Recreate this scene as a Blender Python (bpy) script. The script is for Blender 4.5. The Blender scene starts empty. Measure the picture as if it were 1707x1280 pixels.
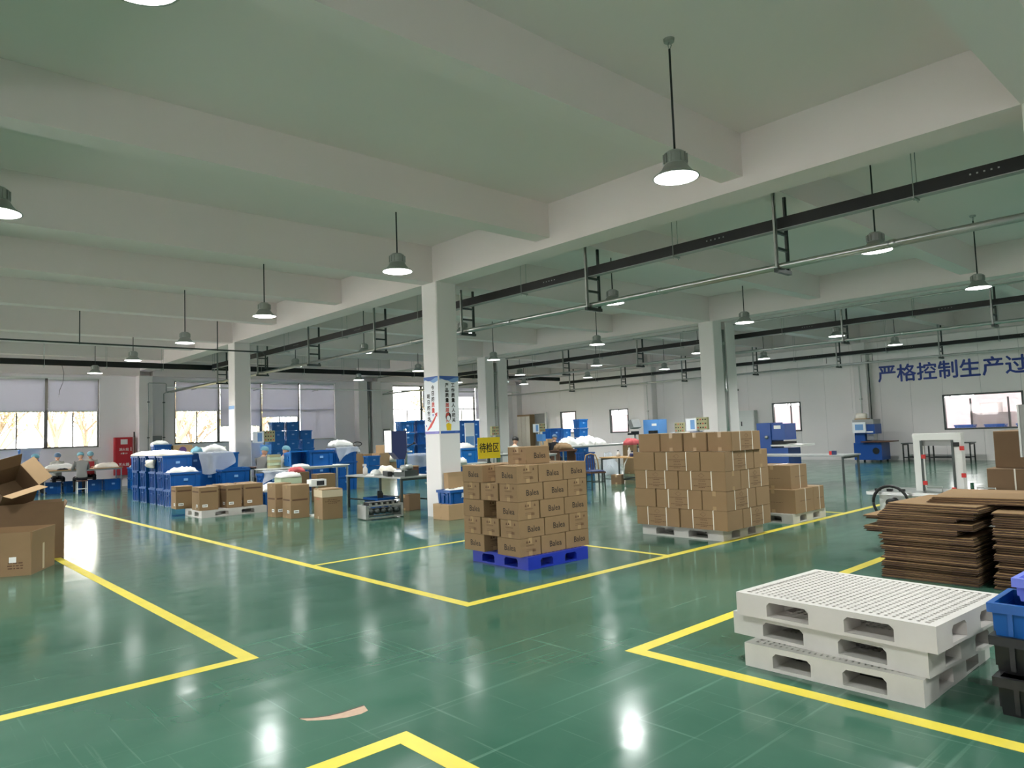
import bpy, bmesh, math, random
from mathutils import Vector, Matrix, Euler
random.seed(7)
S = bpy.context.scene
COL = S.collection
R = math.radians
PI = math.pi

# ------------------------------------------------------------------ camera
cam = bpy.data.cameras.new('camera')
cam.sensor_width = 36.0
cam.lens = 25.12
cam.clip_end = 400
camo = bpy.data.objects.new('camera', cam)
COL.objects.link(camo)
_y, _p, _r = R(47.574), R(3.849), R(-2.0617)
_f = Vector((math.cos(_y) * math.cos(_p), math.sin(_y) * math.cos(_p), math.sin(_p)))
_r0 = Vector((math.sin(_y), -math.cos(_y), 0))
_u0 = _r0.cross(_f)
_rt = _r0 * math.cos(_r) + _u0 * math.sin(_r)
_up = _u0 * math.cos(_r) - _r0 * math.sin(_r)
camo.matrix_world = Matrix(((_rt.x, _up.x, -_f.x, 0), (_rt.y, _up.y, -_f.y, 0), (_rt.z, _up.z, -_f.z, 1.6), (0, 0, 0, 1)))
S.camera = camo

# ------------------------------------------------------------------ sky and exposure
world = bpy.data.worlds.new('overcast_sky')
S.world = world
world.use_nodes = True
bg = world.node_tree.nodes['Background']
bg.inputs[0].default_value = (1.0, 0.975, 0.965, 1)
bg.inputs[1].default_value = 6.0
S.view_settings.view_transform = 'Standard'
S.view_settings.look = 'None'
S.view_settings.gamma = 1
S.view_settings.use_curve_mapping = False
S.view_settings.exposure = 1.6
S.cycles.max_bounces = 10
S.cycles.diffuse_bounces = 6
S.cycles.glossy_bounces = 4
S.cycles.transparent_max_bounces = 12
S.cycles.caustics_reflective = True
S.cycles.blur_glossy = 1.0
S.cycles.caustics_refractive = False
S.cycles.sample_clamp_indirect = 6
LAMP_POWER = 5.5      # radiance of each lamp's frosted lens
LAMP_WATT = 32.0       # downward beam of each lamp


# ------------------------------------------------------------------ materials
def lin(c):
    return tuple((x / 255 / 12.92) if x / 255 <= 0.04045 else ((x / 255 + 0.055) / 1.055) ** 2.4 for x in c)


MATS = {}


def mat(name, rgb, rough=0.6, metal=0.0, var=0.0, scale=8.0, bump=0.0, bscale=None, rvar=0.0, stretch=None, emit=0.0, alpha=1.0, spec=0.5, trans=0.0):
    m = bpy.data.materials.new(name)
    m.use_nodes = True
    nt = m.node_tree
    b = nt.nodes['Principled BSDF']
    c = lin(rgb)
    b.inputs['Base Color'].default_value = (*c, 1)
    b.inputs['Roughness'].default_value = rough
    b.inputs['Metallic'].default_value = metal
    b.inputs['Specular IOR Level'].default_value = spec
    b.inputs['Transmission Weight'].default_value = trans
    if alpha < 1:
        b.inputs['Alpha'].default_value = alpha
    if emit:
        b.inputs['Emission Color'].default_value = (*c, 1)
        b.inputs['Emission Strength'].default_value = emit
    if var or bump or rvar:
        tc = nt.nodes.new('ShaderNodeTexCoord')
        src = tc.outputs['Object']
        if stretch:
            mp = nt.nodes.new('ShaderNodeMapping')
            mp.inputs['Scale'].default_value = stretch
            nt.links.new(src, mp.inputs['Vector'])
            src = mp.outputs['Vector']
        nz = nt.nodes.new('ShaderNodeTexNoise')
        nz.inputs['Scale'].default_value = scale
        nz.inputs['Detail'].default_value = 5
        nt.links.new(src, nz.inputs['Vector'])
        if var:
            mx = nt.nodes.new('ShaderNodeMix')
            mx.data_type = 'RGBA'
            mx.inputs['A'].default_value = (*[x * (1 - var) for x in c], 1)
            mx.inputs['B'].default_value = (*[min(1, x * (1 + var)) for x in c], 1)
            nt.links.new(nz.outputs['Fac'], mx.inputs['Factor'])
            nt.links.new(mx.outputs['Result'], b.inputs['Base Color'])
        if rvar:
            mr = nt.nodes.new('ShaderNodeMapRange')
            mr.inputs['From Min'].default_value = 0.3
            mr.inputs['From Max'].default_value = 0.7
            mr.inputs['To Min'].default_value = max(0.02, rough - rvar)
            mr.inputs['To Max'].default_value = rough + rvar
            nt.links.new(nz.outputs['Fac'], mr.inputs['Value'])
            nt.links.new(mr.outputs['Result'], b.inputs['Roughness'])
        if bump:
            n2 = nt.nodes.new('ShaderNodeTexNoise')
            n2.inputs['Scale'].default_value = bscale or scale * 3
            n2.inputs['Detail'].default_value = 4
            nt.links.new(src, n2.inputs['Vector'])
            bp = nt.nodes.new('ShaderNodeBump')
            bp.inputs['Strength'].default_value = bump
            bp.inputs['Distance'].default_value = 0.02
            nt.links.new(n2.outputs['Fac'], bp.inputs['Height'])
            nt.links.new(bp.outputs['Normal'], b.inputs['Normal'])
    MATS[name] = m
    return m


def floor_material():
    m = mat('green_epoxy_floor', (40, 98, 72), 0.13, spec=0.42)
    nt = m.node_tree
    b = nt.nodes['Principled BSDF']
    tc = nt.nodes.new('ShaderNodeTexCoord')

    def noise(scale, detail, sc=(1, 1, 1), rot=0.0):
        mp = nt.nodes.new('ShaderNodeMapping')
        mp.inputs['Scale'].default_value = sc
        mp.inputs['Rotation'].default_value = (0, 0, rot)
        nt.links.new(tc.outputs['Object'], mp.inputs['Vector'])
        n = nt.nodes.new('ShaderNodeTexNoise')
        n.inputs['Scale'].default_value = scale
        n.inputs['Detail'].default_value = detail
        nt.links.new(mp.outputs['Vector'], n.inputs['Vector'])
        return n.outputs['Fac']

    def ramp(v, a, c, lo=0.0, hi=1.0):
        r = nt.nodes.new('ShaderNodeMapRange')
        r.inputs['From Min'].default_value = a
        r.inputs['From Max'].default_value = c
        r.inputs['To Min'].default_value = lo
        r.inputs['To Max'].default_value = hi
        nt.links.new(v, r.inputs['Value'])
        return r.outputs['Result']

    def mixc(fac, a, c):
        x = nt.nodes.new('ShaderNodeMix')
        x.data_type = 'RGBA'
        nt.links.new(fac, x.inputs['Factor'])
        for k, q in (('A', a), ('B', c)):
            if isinstance(q, tuple):
                x.inputs[k].default_value = (*q, 1)
            else:
                nt.links.new(q, x.inputs[k])
        return x.outputs['Result']
    base = mixc(ramp(noise(0.55, 5), 0.3, 0.7), lin((45, 84, 68)), lin((71, 107, 91)))
    scr1 = ramp(noise(2.4, 7, (0.16, 8, 1), R(14)), 0.60, 0.74, 0, 0.30)
    base = mixc(scr1, base, lin((128, 165, 145)))
    scr2 = ramp(noise(3.6, 7, (8, 0.22, 1), R(-28)), 0.62, 0.74, 0, 0.22)
    base = mixc(scr2, base, lin((140, 172, 155)))
    nt.links.new(base, b.inputs['Base Color'])
    rg = ramp(noise(1.3, 4, (1, 3, 1), R(40)), 0.3, 0.75, 0.10, 0.20)
    nt.links.new(rg, b.inputs['Roughness'])
    bp = nt.nodes.new('ShaderNodeBump')
    bp.inputs['Strength'].default_value = 0.10
    bp.inputs['Distance'].default_value = 0.02
    nt.links.new(noise(2.2, 3), bp.inputs['Height'])
    nt.links.new(bp.outputs['Normal'], b.inputs['Normal'])
    return m


floor_material()
mat('ceiling_paint', (228, 218, 216), 0.85, var=0.03, scale=0.6)
mat('wall_paint', (248, 242, 244), 0.8, var=0.03, scale=0.7)
mat('sandwich_panel', (247, 241, 239), 0.45, var=0.03, scale=0.5)
mat('panel_joint', (150, 152, 150), 0.6)
mat('column_paint', (232, 227, 225), 0.55, var=0.03, scale=1.2)
mat('line_yellow', (206, 188, 62), 0.42, var=0.16, scale=6)
mat('bare_concrete', (172, 146, 126), 0.9, var=0.2, scale=30)
mat('concrete_edge', (70, 62, 54), 0.9, var=0.3, scale=40)
mat('window_frame', (112, 110, 104), 0.5)
mat('white_frame', (236, 236, 234), 0.5)
blind_m = mat('blind_fabric', (196, 196, 202), 0.9, var=0.03, scale=3)
mat('black_steel', (24, 26, 26), 0.45, var=0.1, scale=6)
mat('dark_tray', (13, 14, 15), 0.55)
mat('galvanised', (168, 172, 168), 0.38, 0.75, var=0.12, scale=12)
mat('steel_dark', (70, 76, 74), 0.4, 0.6, var=0.15, scale=8)
mat('stainless', (186, 188, 186), 0.28, 0.9, var=0.08, scale=10)
mat('white_metal', (228, 230, 226), 0.4)
mat('grey_metal', (150, 152, 150), 0.45, var=0.05, scale=4)
mat('lamp_shade', (168, 170, 166), 0.35, 0.7)
mat('lamp_lens', (255, 255, 252), 0.4, emit=LAMP_POWER)
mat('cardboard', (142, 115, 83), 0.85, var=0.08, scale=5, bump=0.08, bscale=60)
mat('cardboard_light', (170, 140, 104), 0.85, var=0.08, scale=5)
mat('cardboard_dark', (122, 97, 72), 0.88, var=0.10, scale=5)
mat('board_shade', (92, 70, 52), 0.9, var=0.12, scale=5)  # lower sheet tone, darkened to paint the shade between boards
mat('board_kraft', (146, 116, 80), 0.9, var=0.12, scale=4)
mat('board_dark', (70, 50, 42), 0.9, var=0.15, scale=6)  # gap and tail tone, shade put into the colour
mat('cardboard_edge', (150, 116, 80), 0.9, var=0.25, scale=60, stretch=(1, 1, 0.1))
mat('packing_tape', (172, 144, 108), 0.2)
mat('shiny_tape', (214, 196, 168), 0.15)
mat('strap_white', (232, 228, 214), 0.4)
mat('ink_black', (36, 30, 28), 0.8)
mat('ink_brown', (98, 70, 50), 0.85)
mat('ink_red', (170, 60, 52), 0.8)
mat('ink_purple', (96, 66, 120), 0.8)
mat('label_white', (240, 240, 236), 0.6)
mat('blue_plastic', (10, 79, 150), 0.32, var=0.08, scale=3)
mat('blue_plastic_light', (20, 104, 180), 0.35, var=0.06, scale=3)
mat('blue_pallet', (30, 52, 168), 0.35, var=0.1, scale=6)
mat('lavender_plastic', (110, 124, 214), 0.35)
mat('black_plastic', (16, 17, 18), 0.35)
mat('white_plastic', (194, 189, 184), 0.45, var=0.08, scale=5, bump=0.05, bscale=30)
mat('white_plastic_worn', (186, 184, 178), 0.5, var=0.16, scale=6, bump=0.05, bscale=30)
mat('machine_blue', (26, 76, 150), 0.35)
mat('machine_navy', (36, 48, 92), 0.4)
mat('machine_skyblue', (92, 150, 214), 0.4)
mat('panel_olive', (164, 160, 120), 0.5)
mat('rubber_black', (20, 20, 20), 0.6)
mat('red_paint', (196, 36, 48), 0.4)
mat('red_part', (206, 44, 40), 0.45)
mat('pink_cloth', (206, 96, 100), 0.9, var=0.1, scale=6)
mat('white_cloth', (240, 238, 234), 0.9, var=0.04, scale=10)
mat('cream_cloth', (238, 230, 216), 0.9, var=0.06, scale=10)
mat('sheet_film', (235, 240, 248), 0.12, alpha=0.42, var=0.05, scale=10)
mat('clear_film', (240, 244, 250), 0.1, alpha=0.3)
mat('sign_yellow', (240, 202, 30), 0.5)
mat('poster_white', (240, 242, 246), 0.5)
mat('poster_blue', (52, 96, 176), 0.5)
mat('poster_sky', (120, 164, 214), 0.5)
mat('poster_violet', (124, 116, 190), 0.5)
mat('poster_red', (208, 70, 60), 0.5)
mat('slogan_blue', (34, 62, 150), 0.5)
mat('wood_top', (178, 140, 92), 0.6, var=0.15, scale=4, stretch=(1, 8, 8))
mat('dark_wood', (92, 60, 44), 0.6)
mat('table_white', (216, 216, 210), 0.35)
mat('uniform_grey', (128, 126, 124), 0.9, var=0.06, scale=12)
mat('uniform_light', (176, 176, 168), 0.9, var=0.06, scale=12)
mat('apron_red', (150, 40, 46), 0.9)
mat('trousers_dark', (32, 32, 38), 0.9)
mat('skin_tone', (206, 158, 132), 0.6)
mat('hair_black', (24, 22, 22), 0.6)
mat('cap_teal', (120, 170, 186), 0.8, var=0.1, scale=30)
mat('cap_blue', (96, 122, 150), 0.8, var=0.1, scale=30)
mat('foam_green', (176, 190, 160), 0.7)
mat('screen_dark', (30, 34, 40), 0.3)
mat('bark_pale', (122, 106, 88), 0.9)
mat('leaf_pale', (150, 146, 92), 0.8)
mat('outside_grass', (112, 108, 66), 0.95, var=0.2, scale=0.4)
mat('bottle_green', (40, 84, 62), 0.2)
# woven blinds let some daylight through
nt = blind_m.node_tree
_tl = nt.nodes.new('ShaderNodeBsdfTranslucent')
_tl.inputs['Color'].default_value = (*lin((196, 196, 204)), 1)
_mx = nt.nodes.new('ShaderNodeMixShader')
_mx.inputs[0].default_value = 0.36
nt.links.new(nt.nodes['Principled BSDF'].outputs[0], _mx.inputs[1])
nt.links.new(_tl.outputs[0], _mx.inputs[2])
nt.links.new(_mx.outputs[0], nt.nodes['Material Output'].inputs[0])
g = bpy.data.materials.new('window_glass')
g.use_nodes = True
nt = g.node_tree
nt.nodes.clear()
o_ = nt.nodes.new('ShaderNodeOutputMaterial')
tr = nt.nodes.new('ShaderNodeBsdfTransparent')
gl = nt.nodes.new('ShaderNodeBsdfGlossy')
gl.inputs['Roughness'].default_value = 0.02
fr = nt.nodes.new('ShaderNodeFresnel')
fr.inputs['IOR'].default_value = 1.35
mxs = nt.nodes.new('ShaderNodeMixShader')
nt.links.new(fr.outputs[0], mxs.inputs[0])
nt.links.new(tr.outputs[0], mxs.inputs[1])
nt.links.new(gl.outputs[0], mxs.inputs[2])
nt.links.new(mxs.outputs[0], o_.inputs[0])
MATS['window_glass'] = g


# ------------------------------------------------------------------ mesh helpers
class MB:
    """collects shapes, then becomes one mesh object"""

    def __init__(s):
        s.v, s.f, s.m, s.mi = [], [], [], 0

    def add(s, vs, fs):
        n = len(s.v)
        s.v += [tuple(v) for v in vs]
        s.f += [tuple(n + i for i in f) for f in fs]
        s.m += [s.mi] * len(fs)
        return s

    def box(s, x0, y0, z0, x1, y1, z1, M=None):
        vs = [Vector(p) for p in ((x0, y0, z0), (x1, y0, z0), (x1, y1, z0), (x0, y1, z0), (x0, y0, z1), (x1, y0, z1), (x1, y1, z1), (x0, y1, z1))]
        if M:
            vs = [M @ v for v in vs]
        return s.add(vs, ((0, 3, 2, 1), (4, 5, 6, 7), (0, 1, 5, 4), (1, 2, 6, 5), (2, 3, 7, 6), (3, 0, 4, 7)))

    def cbox(s, cx, cy, cz, sx, sy, sz, M=None):
        return s.box(cx - sx / 2, cy - sy / 2, cz - sz / 2, cx + sx / 2, cy + sy / 2, cz + sz / 2, M)

    def frus(s, x0, y0, x1, y1, z0, z1, t):
        """box whose bottom is smaller by t on each side"""
        vs = ((x0 + t, y0 + t, z0), (x1 - t, y0 + t, z0), (x1 - t, y1 - t, z0), (x0 + t, y1 - t, z0), (x0, y0, z1), (x1, y0, z1), (x1, y1, z1), (x0, y1, z1))
        return s.add(vs, ((0, 3, 2, 1), (4, 5, 6, 7), (0, 1, 5, 4), (1, 2, 6, 5), (2, 3, 7, 6), (3, 0, 4, 7)))

    def prism(s, pts, z0, z1, M=None):
        n = len(pts)
        vs = [Vector((p[0], p[1], z0)) for p in pts] + [Vector((p[0], p[1], z1)) for p in pts]
        if M:
            vs = [M @ v for v in vs]
        return s.add(vs, [tuple(reversed(range(n))), tuple(range(n, 2 * n))] + [(i, (i + 1) % n, n + (i + 1) % n, n + i) for i in range(n)])

    def tube(s, pts, r, n=8, cap=True):
        pts = [Vector(p) for p in pts]
        rs = r if isinstance(r, (list, tuple)) else [r] * len(pts)
        vs, fs = [], []
        d0 = (pts[1] - pts[0]).normalized()
        a = d0.orthogonal().normalized()
        for i, p in enumerate(pts):
            d = (pts[min(i + 1, len(pts) - 1)] - pts[max(i - 1, 0)]).normalized()
            a = (a - d * a.dot(d))
            a = a.normalized() if a.length > 1e-6 else d.orthogonal().normalized()
            b = d.cross(a)
            for k in range(n):
                t = 2 * PI * k / n
                vs.append(p + (a * math.cos(t) + b * math.sin(t)) * rs[i])
        for i in range(len(pts) - 1):
            for k in range(n):
                fs.append((i * n + k, i * n + (k + 1) % n, (i + 1) * n + (k + 1) % n, (i + 1) * n + k))
        if cap:
            fs.append(tuple(reversed(range(n))))
            fs.append(tuple(range((len(pts) - 1) * n, len(pts) * n)))
        return s.add(vs, fs)

    def lathe(s, prof, n=16, c=(0, 0, 0), cap=True):
        vs, fs = [], []
        for r, z in prof:
            for k in range(n):
                t = 2 * PI * k / n
                vs.append((c[0] + r * math.cos(t), c[1] + r * math.sin(t), c[2] + z))
        for i in range(len(prof) - 1):
            for k in range(n):
                fs.append((i * n + k, i * n + (k + 1) % n, (i + 1) * n + (k + 1) % n, (i + 1) * n + k))
        if cap:
            fs.append(tuple(reversed(range(n))))
            fs.append(tuple(range((len(prof) - 1) * n, len(prof) * n)))
        return s.add(vs, fs)

    def ball(s, c, r, nu=10, nv=7, M=None):
        rx, ry, rz = r if isinstance(r, (tuple, list)) else (r, r, r)
        vs, fs = [], []
        for j in range(nv + 1):
            ph = PI * j / nv
            for k in range(nu):
                t = 2 * PI * k / nu
                v = Vector((rx * math.sin(ph) * math.cos(t), ry * math.sin(ph) * math.sin(t), rz * math.cos(ph)))
                if M:
                    v = M @ v
                vs.append(v + Vector(c))
        for j in range(nv):
            for k in range(nu):
                fs.append((j * nu + k, (j + 1) * nu + k, (j + 1) * nu + (k + 1) % nu, j * nu + (k + 1) % nu))
        return s.add(vs, fs)

    def mesh(s, name, mats, smooth=False):
        me = bpy.data.meshes.new(name)
        me.from_pydata(s.v, [], s.f)
        for q in ([mats] if isinstance(mats, str) else mats):
            me.materials.append(MATS[q])
        if any(s.m):
            me.polygons.foreach_set('material_index', s.m)
        if smooth:
            me.polygons.foreach_set('use_smooth', [True] * len(s.f))
        me.update()
        return me


def put(name, me, parent=None, loc=(0, 0, 0), rz=0.0, rot=None):
    o = bpy.data.objects.new(name, me)
    COL.objects.link(o)
    o.location = loc
    o.rotation_euler = rot if rot else (0, 0, rz)
    if parent:
        o.parent = parent
    return o


def part(name, mb, mats, parent, smooth=False, label=None, loc=(0, 0, 0), rot=None):
    o = put(name, mb.mesh(name, mats, smooth), parent, loc, 0, rot)
    if label:
        o['label'] = label
    return o


def tag(o, label, cat, group=None):
    o['label'] = label
    o['category'] = cat
    if group:
        o['group'] = group
    return o


def thing(name, label, cat, loc=(0, 0, 0), rz=0.0, group=None, rot=None):
    return tag(put(name, None, None, loc, rz, rot), label, cat, group)


def struct(name, mb, mats, parent=None, smooth=False):
    o = put(name, mb.mesh(name, mats, smooth), parent)
    if not parent:
        o['kind'] = 'structure'
    return o


def copy_tree(o, parent=None):
    c = o.copy()
    COL.objects.link(c)
    c.parent = parent
    for ch in list(o.children):
        copy_tree(ch, c)
    return c


def dup(o, loc, rz, label, group=None):
    c = copy_tree(o)
    c.location = loc
    c.rotation_euler = (0, 0, rz)
    c['label'] = label
    if group:
        c['group'] = group
    return c


def move_first(o, n, loc, rz, label, group=None):
    """the first placement moves the built thing itself, later ones copy it"""
    if n == 0:
        o.location = loc
        o.rotation_euler = (0, 0, rz)
        o['label'] = label
        if group:
            o['group'] = group
        return o
    return dup(o, loc, rz, label, group)


ORD = ['first', 'second', 'third', 'fourth', 'fifth', 'sixth', 'seventh', 'eighth', 'ninth', 'tenth']


def ordn(i):
    if i < 10:
        return ORD[i]
    n = i + 1
    return '%d%s' % (n, 'th' if 10 <= n % 100 <= 20 else {1: 'st', 2: 'nd', 3: 'rd'}.get(n % 10, 'th'))


TXT = {}


def text_mesh(s, size, m, bold=0.0, align='CENTER', narrow=1.0):
    """flat lettering in the XY plane, centred on the origin"""
    k = (s, size, m, bold, align, narrow)
    if k in TXT:
        return TXT[k]
    c = bpy.data.curves.new('lettering', 'FONT')
    c.body = s
    c.size = size
    c.resolution_u = 2
    o = bpy.data.objects.new('lettering', c)
    COL.objects.link(o)
    bpy.context.view_layer.update()
    me = bpy.data.meshes.new_from_object(o.evaluated_get(bpy.context.evaluated_depsgraph_get()))
    bpy.data.objects.remove(o)
    bpy.data.curves.remove(c)
    xs = [v.co.x for v in me.vertices]
    ys = [v.co.y for v in me.vertices]
    cx, cy = (min(xs) + max(xs)) / 2, (min(ys) + max(ys)) / 2
    for v in me.vertices:
        v.co.x = (v.co.x - cx) * narrow
        v.co.y -= cy
    if bold:
        mb = MB()
        base_v = [v.co.copy() for v in me.vertices]
        base_f = [tuple(p.vertices) for p in me.polygons]
        for q, (dx, dy) in enumerate(((0, 0), (1, 0), (-1, 0), (0, 1), (0, -1))):
            mb.add([(v.x + dx * bold, v.y + dy * bold, v.z + 0.0001 * q) for v in base_v], base_f)
        me = mb.mesh('lettering', m)
    else:
        me.materials.clear()
        me.materials.append(MATS[m])
    TXT[k] = me
    return me


# rotations that lay lettering on an upright face: outward normal -Y, -X
FACE_NY = (PI / 2, 0, 0)
FACE_NX = (PI / 2, 0, -PI / 2)


def lump(w, d, h, seed, n=14, rough=0.35):
    """soft irregular heap, flat below, centred on the origin"""
    rnd = random.Random(seed)
    ph = [(rnd.uniform(0, 6.3), rnd.uniform(2, 7), rnd.uniform(2, 7)) for _ in range(5)]
    mb = MB()
    vs, fs = [], []
    for j in range(n + 1):
        for i in range(n + 1):
            x, y = i / n * 2 - 1, j / n * 2 - 1
            e = max(0.0, 1 - max(abs(x), abs(y)) ** 3)
            q = sum(math.sin(p + a * x + b * y) for p, a, b in ph) / 5
            z = h * e ** 0.6 * (1 - rough + rough * (q + 0.4) + rnd.uniform(-0.08, 0.08))
            vs.append((x * w / 2 * (1 + 0.04 * q), y * d / 2 * (1 + 0.04 * q), max(0.0, z)))
    for j in range(n):
        for i in range(n):
            a = j * (n + 1) + i
            fs.append((a, a + 1, a + n + 2, a + n + 1))
    mb.add(vs, fs)
    ring = [i for i in range(n + 1)] + [(j + 1) * (n + 1) - 1 for j in range(1, n + 1)] + [n * (n + 1) + i for i in range(n - 1, -1, -1)] + [j * (n + 1) for j in range(n - 1, 0, -1)]
    mb.f.append(tuple(reversed(ring)))
    mb.m.append(0)
    return mb


# ================================================================== THE HALL
XL, XR, YN, YF = -12.0, 29.5, -8.0, 31.9
ZS = 5.34
# floor
fl = struct('floor', MB().box(XL, YN, -0.2, XR, YF, 0.0), 'green_epoxy_floor')


def floor_line(x0, y0, x1, y1, w=0.11):
    """a painted stripe running from one centre point to the other"""
    a, b = Vector((x0, y0, 0)), Vector((x1, y1, 0))
    d = (b - a).normalized()
    n = Vector((-d.y, d.x, 0)) * w / 2
    mb = MB()
    pts = [a - n, b - n, b + n, a + n]
    mb.prism([(p.x, p.y) for p in pts], 0.0, 0.0015)
    return part('line_marking', mb, 'line_yellow', fl)


for s in ((4.305, 5.37, 16.5, 5.37), (4.25, 5.315, 4.25, 23.5), (4.305, 8.55, 8.3, 8.55, 0.075), (7.45, 5.425, 7.45, 8.512, 0.075), (12.6, 5.425, 12.6, 8.5, 0.075),
          (2.16, 5.305, 2.16, 23.5), (2.105, 5.36, -6.0, 5.36), (4.21, 3.33, 14.5, 3.33), (4.155, 3.385, 4.155, -3.0), (6.6, 3.275, 6.6, 0.4, 0.06),
          (2.115, 3.33, -6.0, 3.33), (2.17, 3.385, 2.17, -3.0)):
    floor_line(*s)
# worn-through patch of bare screed
mb = MB()
up = [(1.90, 3.99), (1.955, 3.94), (2.03, 3.90), (2.11, 3.885), (2.19, 3.885), (2.26, 3.885)]
lo = [(1.915, 3.93), (1.965, 3.885), (2.03, 3.835), (2.10, 3.80), (2.18, 3.785), (2.235, 3.80)]
mb.prism(lo + up[::-1], 0.0, 0.0012)
wp_ = part('worn_patch', mb, 'bare_concrete', fl, label='bare pale screed where the green coating has worn through')
mb = MB()
mb.prism([(p[0], p[1] - 0.002) for p in up] + [(p[0], p[1] + 0.012) for p in up[::-1]], 0.0, 0.0016)
part('chipped_edge', mb, 'concrete_edge', wp_)

# ceiling slab, girders and beams
ce = struct('ceiling', MB().box(XL, YN, ZS, XR + 0.3, YF + 0.3, ZS + 0.3), 'ceiling_paint')
ZG, ZB = 4.62, 4.775
for x0, x1 in ((-1.65, -1.15), (8.34, 8.84), (18.28, 18.73), (18.95, 19.45), (29.0, 29.5)):
    part('girder', MB().box(x0, YN, ZG, x1, YF, ZS + 0.001), 'ceiling_paint', ce)
spans = ((XL, -1.65), (-1.15, 8.34), (8.84, 18.28), (19.45, 29.0))
for y0, y1, z in ((1.15, 1.6, ZG), (4.58, 4.90, ZB), (8.08, 8.40, ZB), (11.35, 11.70, ZG), (14.98, 15.30, ZB), (18.55, 18.87, ZB), (21.65, 22.0, ZG),
                  (25.0, 25.32, ZB), (28.4, 28.72, ZB), (31.45, 31.9, 4.42), (-2.3, -2.0, ZB), (-5.8, -5.5, ZB)):
    for x0, x1 in spans:
        part('beam', MB().box(x0, y0, z, x1, y1, ZS + 0.001), 'ceiling_paint', ce)


# columns
def column(x0, x1, y0, y1, h=ZG):
    mb = MB()
    c = 0.018
    mb.prism([(x0 + c, y0), (x1 - c, y0), (x1, y0 + c), (x1, y1 - c), (x1 - c, y1), (x0 + c, y1), (x0, y1 - c), (x0, y0 + c)], 0, h)
    return struct('column', mb, 'column_paint')


COLY = ((1.1, 1.6), (11.25, 11.75), (21.55, 22.05))
for y0, y1 in COLY:
    column(8.34, 8.84, y0, y1)
    column(18.28, 18.73, y0, y1)
    column(18.95, 19.45, y0, y1)
    column(29.08, 29.5, y0, y1)
for x0, x1 in ((8.3, 8.82), (18.35, 18.86), (19.14, 19.65), (29.08, 29.5)):
    column(x0, x1, 31.45, 31.9, 4.42)
# steel downpipes standing between the paired columns
for k, (yc, lab) in enumerate(((11.33, 'steel downpipe between the paired columns behind the strapped cartons'),
                               (21.63, 'steel downpipe between the paired columns behind the yellow sign'),
                               (31.62, 'steel downpipe between the paired wall piers by the tall window'))):
    t = thing('downpipe', lab, 'downpipe', (18.84 if k < 2 else 19.0, yc, 0), 0, 'rainwater downpipes')
    part('pipe', MB().tube([(0, 0, 0.02), (0, 0, 4.4)], 0.085, 12), 'stainless', t, True)
    for z in (0.6, 2.6, 4.0):
        part('collar', MB().lathe([(0.095, -0.05), (0.102, -0.03), (0.102, 0.03), (0.095, 0.05)], 12, (0, 0, z)), 'galvanised', t, True)

# far wall with its windows (each bay: panels 1.85 m wide)
WIN = [(-8.85, [-8.85, -7.0, -5.15, -3.3], 1.6), (-0.35, [-0.35, 1.48, 3.35, 5.2, 6.98], 1.6), (9.8, [9.8, 11.65, 13.55, 15.4, 17.28], 1.6),
       (20.65, [20.65, 22.5, 24.35, 26.2, 28.05], 1.6)]
ZT = 4.28
mb = MB()
mb.box(XL, YF, 0, XR + 0.3, YF + 0.25, 1.6)
mb.box(XL, YF, ZT, XR + 0.3, YF + 0.25, ZS)
xs = [XL] + [q for w in WIN for q in (w[1][0], w[1][-1])] + [XR + 0.3]
for i in range(0, len(xs), 2):
    mb.box(xs[i], YF, 1.6, xs[i + 1], YF + 0.25, ZT)
struct('wall_far', mb, 'wall_paint')
BLIND = {1: [3.0, 3.0, 3.0, 3.0], 2: [2.98, 2.3, 2.68, 1.63], 3: [None, 3.1, 3.69, 2.4]}
for wi, (_, bs, zb) in enumerate(WIN):
    y = YF + 0.10
    mb = MB()
    for b in bs:
        mb.cbox(b, y, (zb + ZT) / 2, 0.12, 0.08, ZT - zb)
    for z in (zb + 0.03, 3.02, ZT - 0.03):
        mb.box(bs[0], y - 0.04, z - 0.03, bs[-1], y + 0.04, z + 0.03)
    w = struct('window_%d' % (wi + 1), mb, 'window_frame')
    part('sill', MB().box(bs[0] - 0.05, YF - 0.06, zb - 0.05, bs[-1] + 0.05, YF + 0.24, zb), 'white_frame', w)
    part('head_trim', MB().box(bs[0] - 0.06, YF - 0.03, ZT, bs[-1] + 0.06, YF + 0.2, ZT + 0.06), 'white_frame', w)
    for i in range(len(bs) - 1):
        a, b = bs[i] + 0.035, bs[i + 1] - 0.035
        m_ = (a + b) / 2
        part('mullion', MB().cbox(m_, y, (zb + 3.0) / 2, 0.045, 0.06, 3.0 - zb - 0.06), 'window_frame', w)
        for x0, x1, z0, z1 in ((a, m_ - 0.02, zb + 0.06, 2.99), (m_ + 0.02, b, zb + 0.06, 2.99), (a, b, 3.05, ZT - 0.06)):
            part('pane', MB().box(x0, y - 0.003, z0, x1, y + 0.003, z1), 'window_glass', w)
        zz = BLIND.get(wi, [3.0] * 9)[i]
        if zz is not None and wi > 0:
            side = ['', 'the window left of the red cabinet', 'the window behind the tote stacks', 'the corner window'][wi]
            t = thing('roller_blind', '%s grey roller blind in %s, %s' % (ordn(i), side, 'pulled right down' if zz < 2 else 'half drawn'), 'blind', (m_, YF - 0.005, 0), 0, 'roller blinds')
            hw = (b - a) / 2 - 0.015
            part('fabric', MB().box(-hw, -0.004, zz + 0.03, hw, 0.0, ZT - 0.04), 'blind_fabric', t)
            part('roller', MB().tube([(-hw, 0.0, ZT - 0.03), (hw, 0.0, ZT - 0.03)], 0.028, 8), 'white_metal', t, True)
            part('hem_bar', MB().box(-hw, -0.012, zz, hw, 0.004, zz + 0.03), 'white_metal', t)

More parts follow.
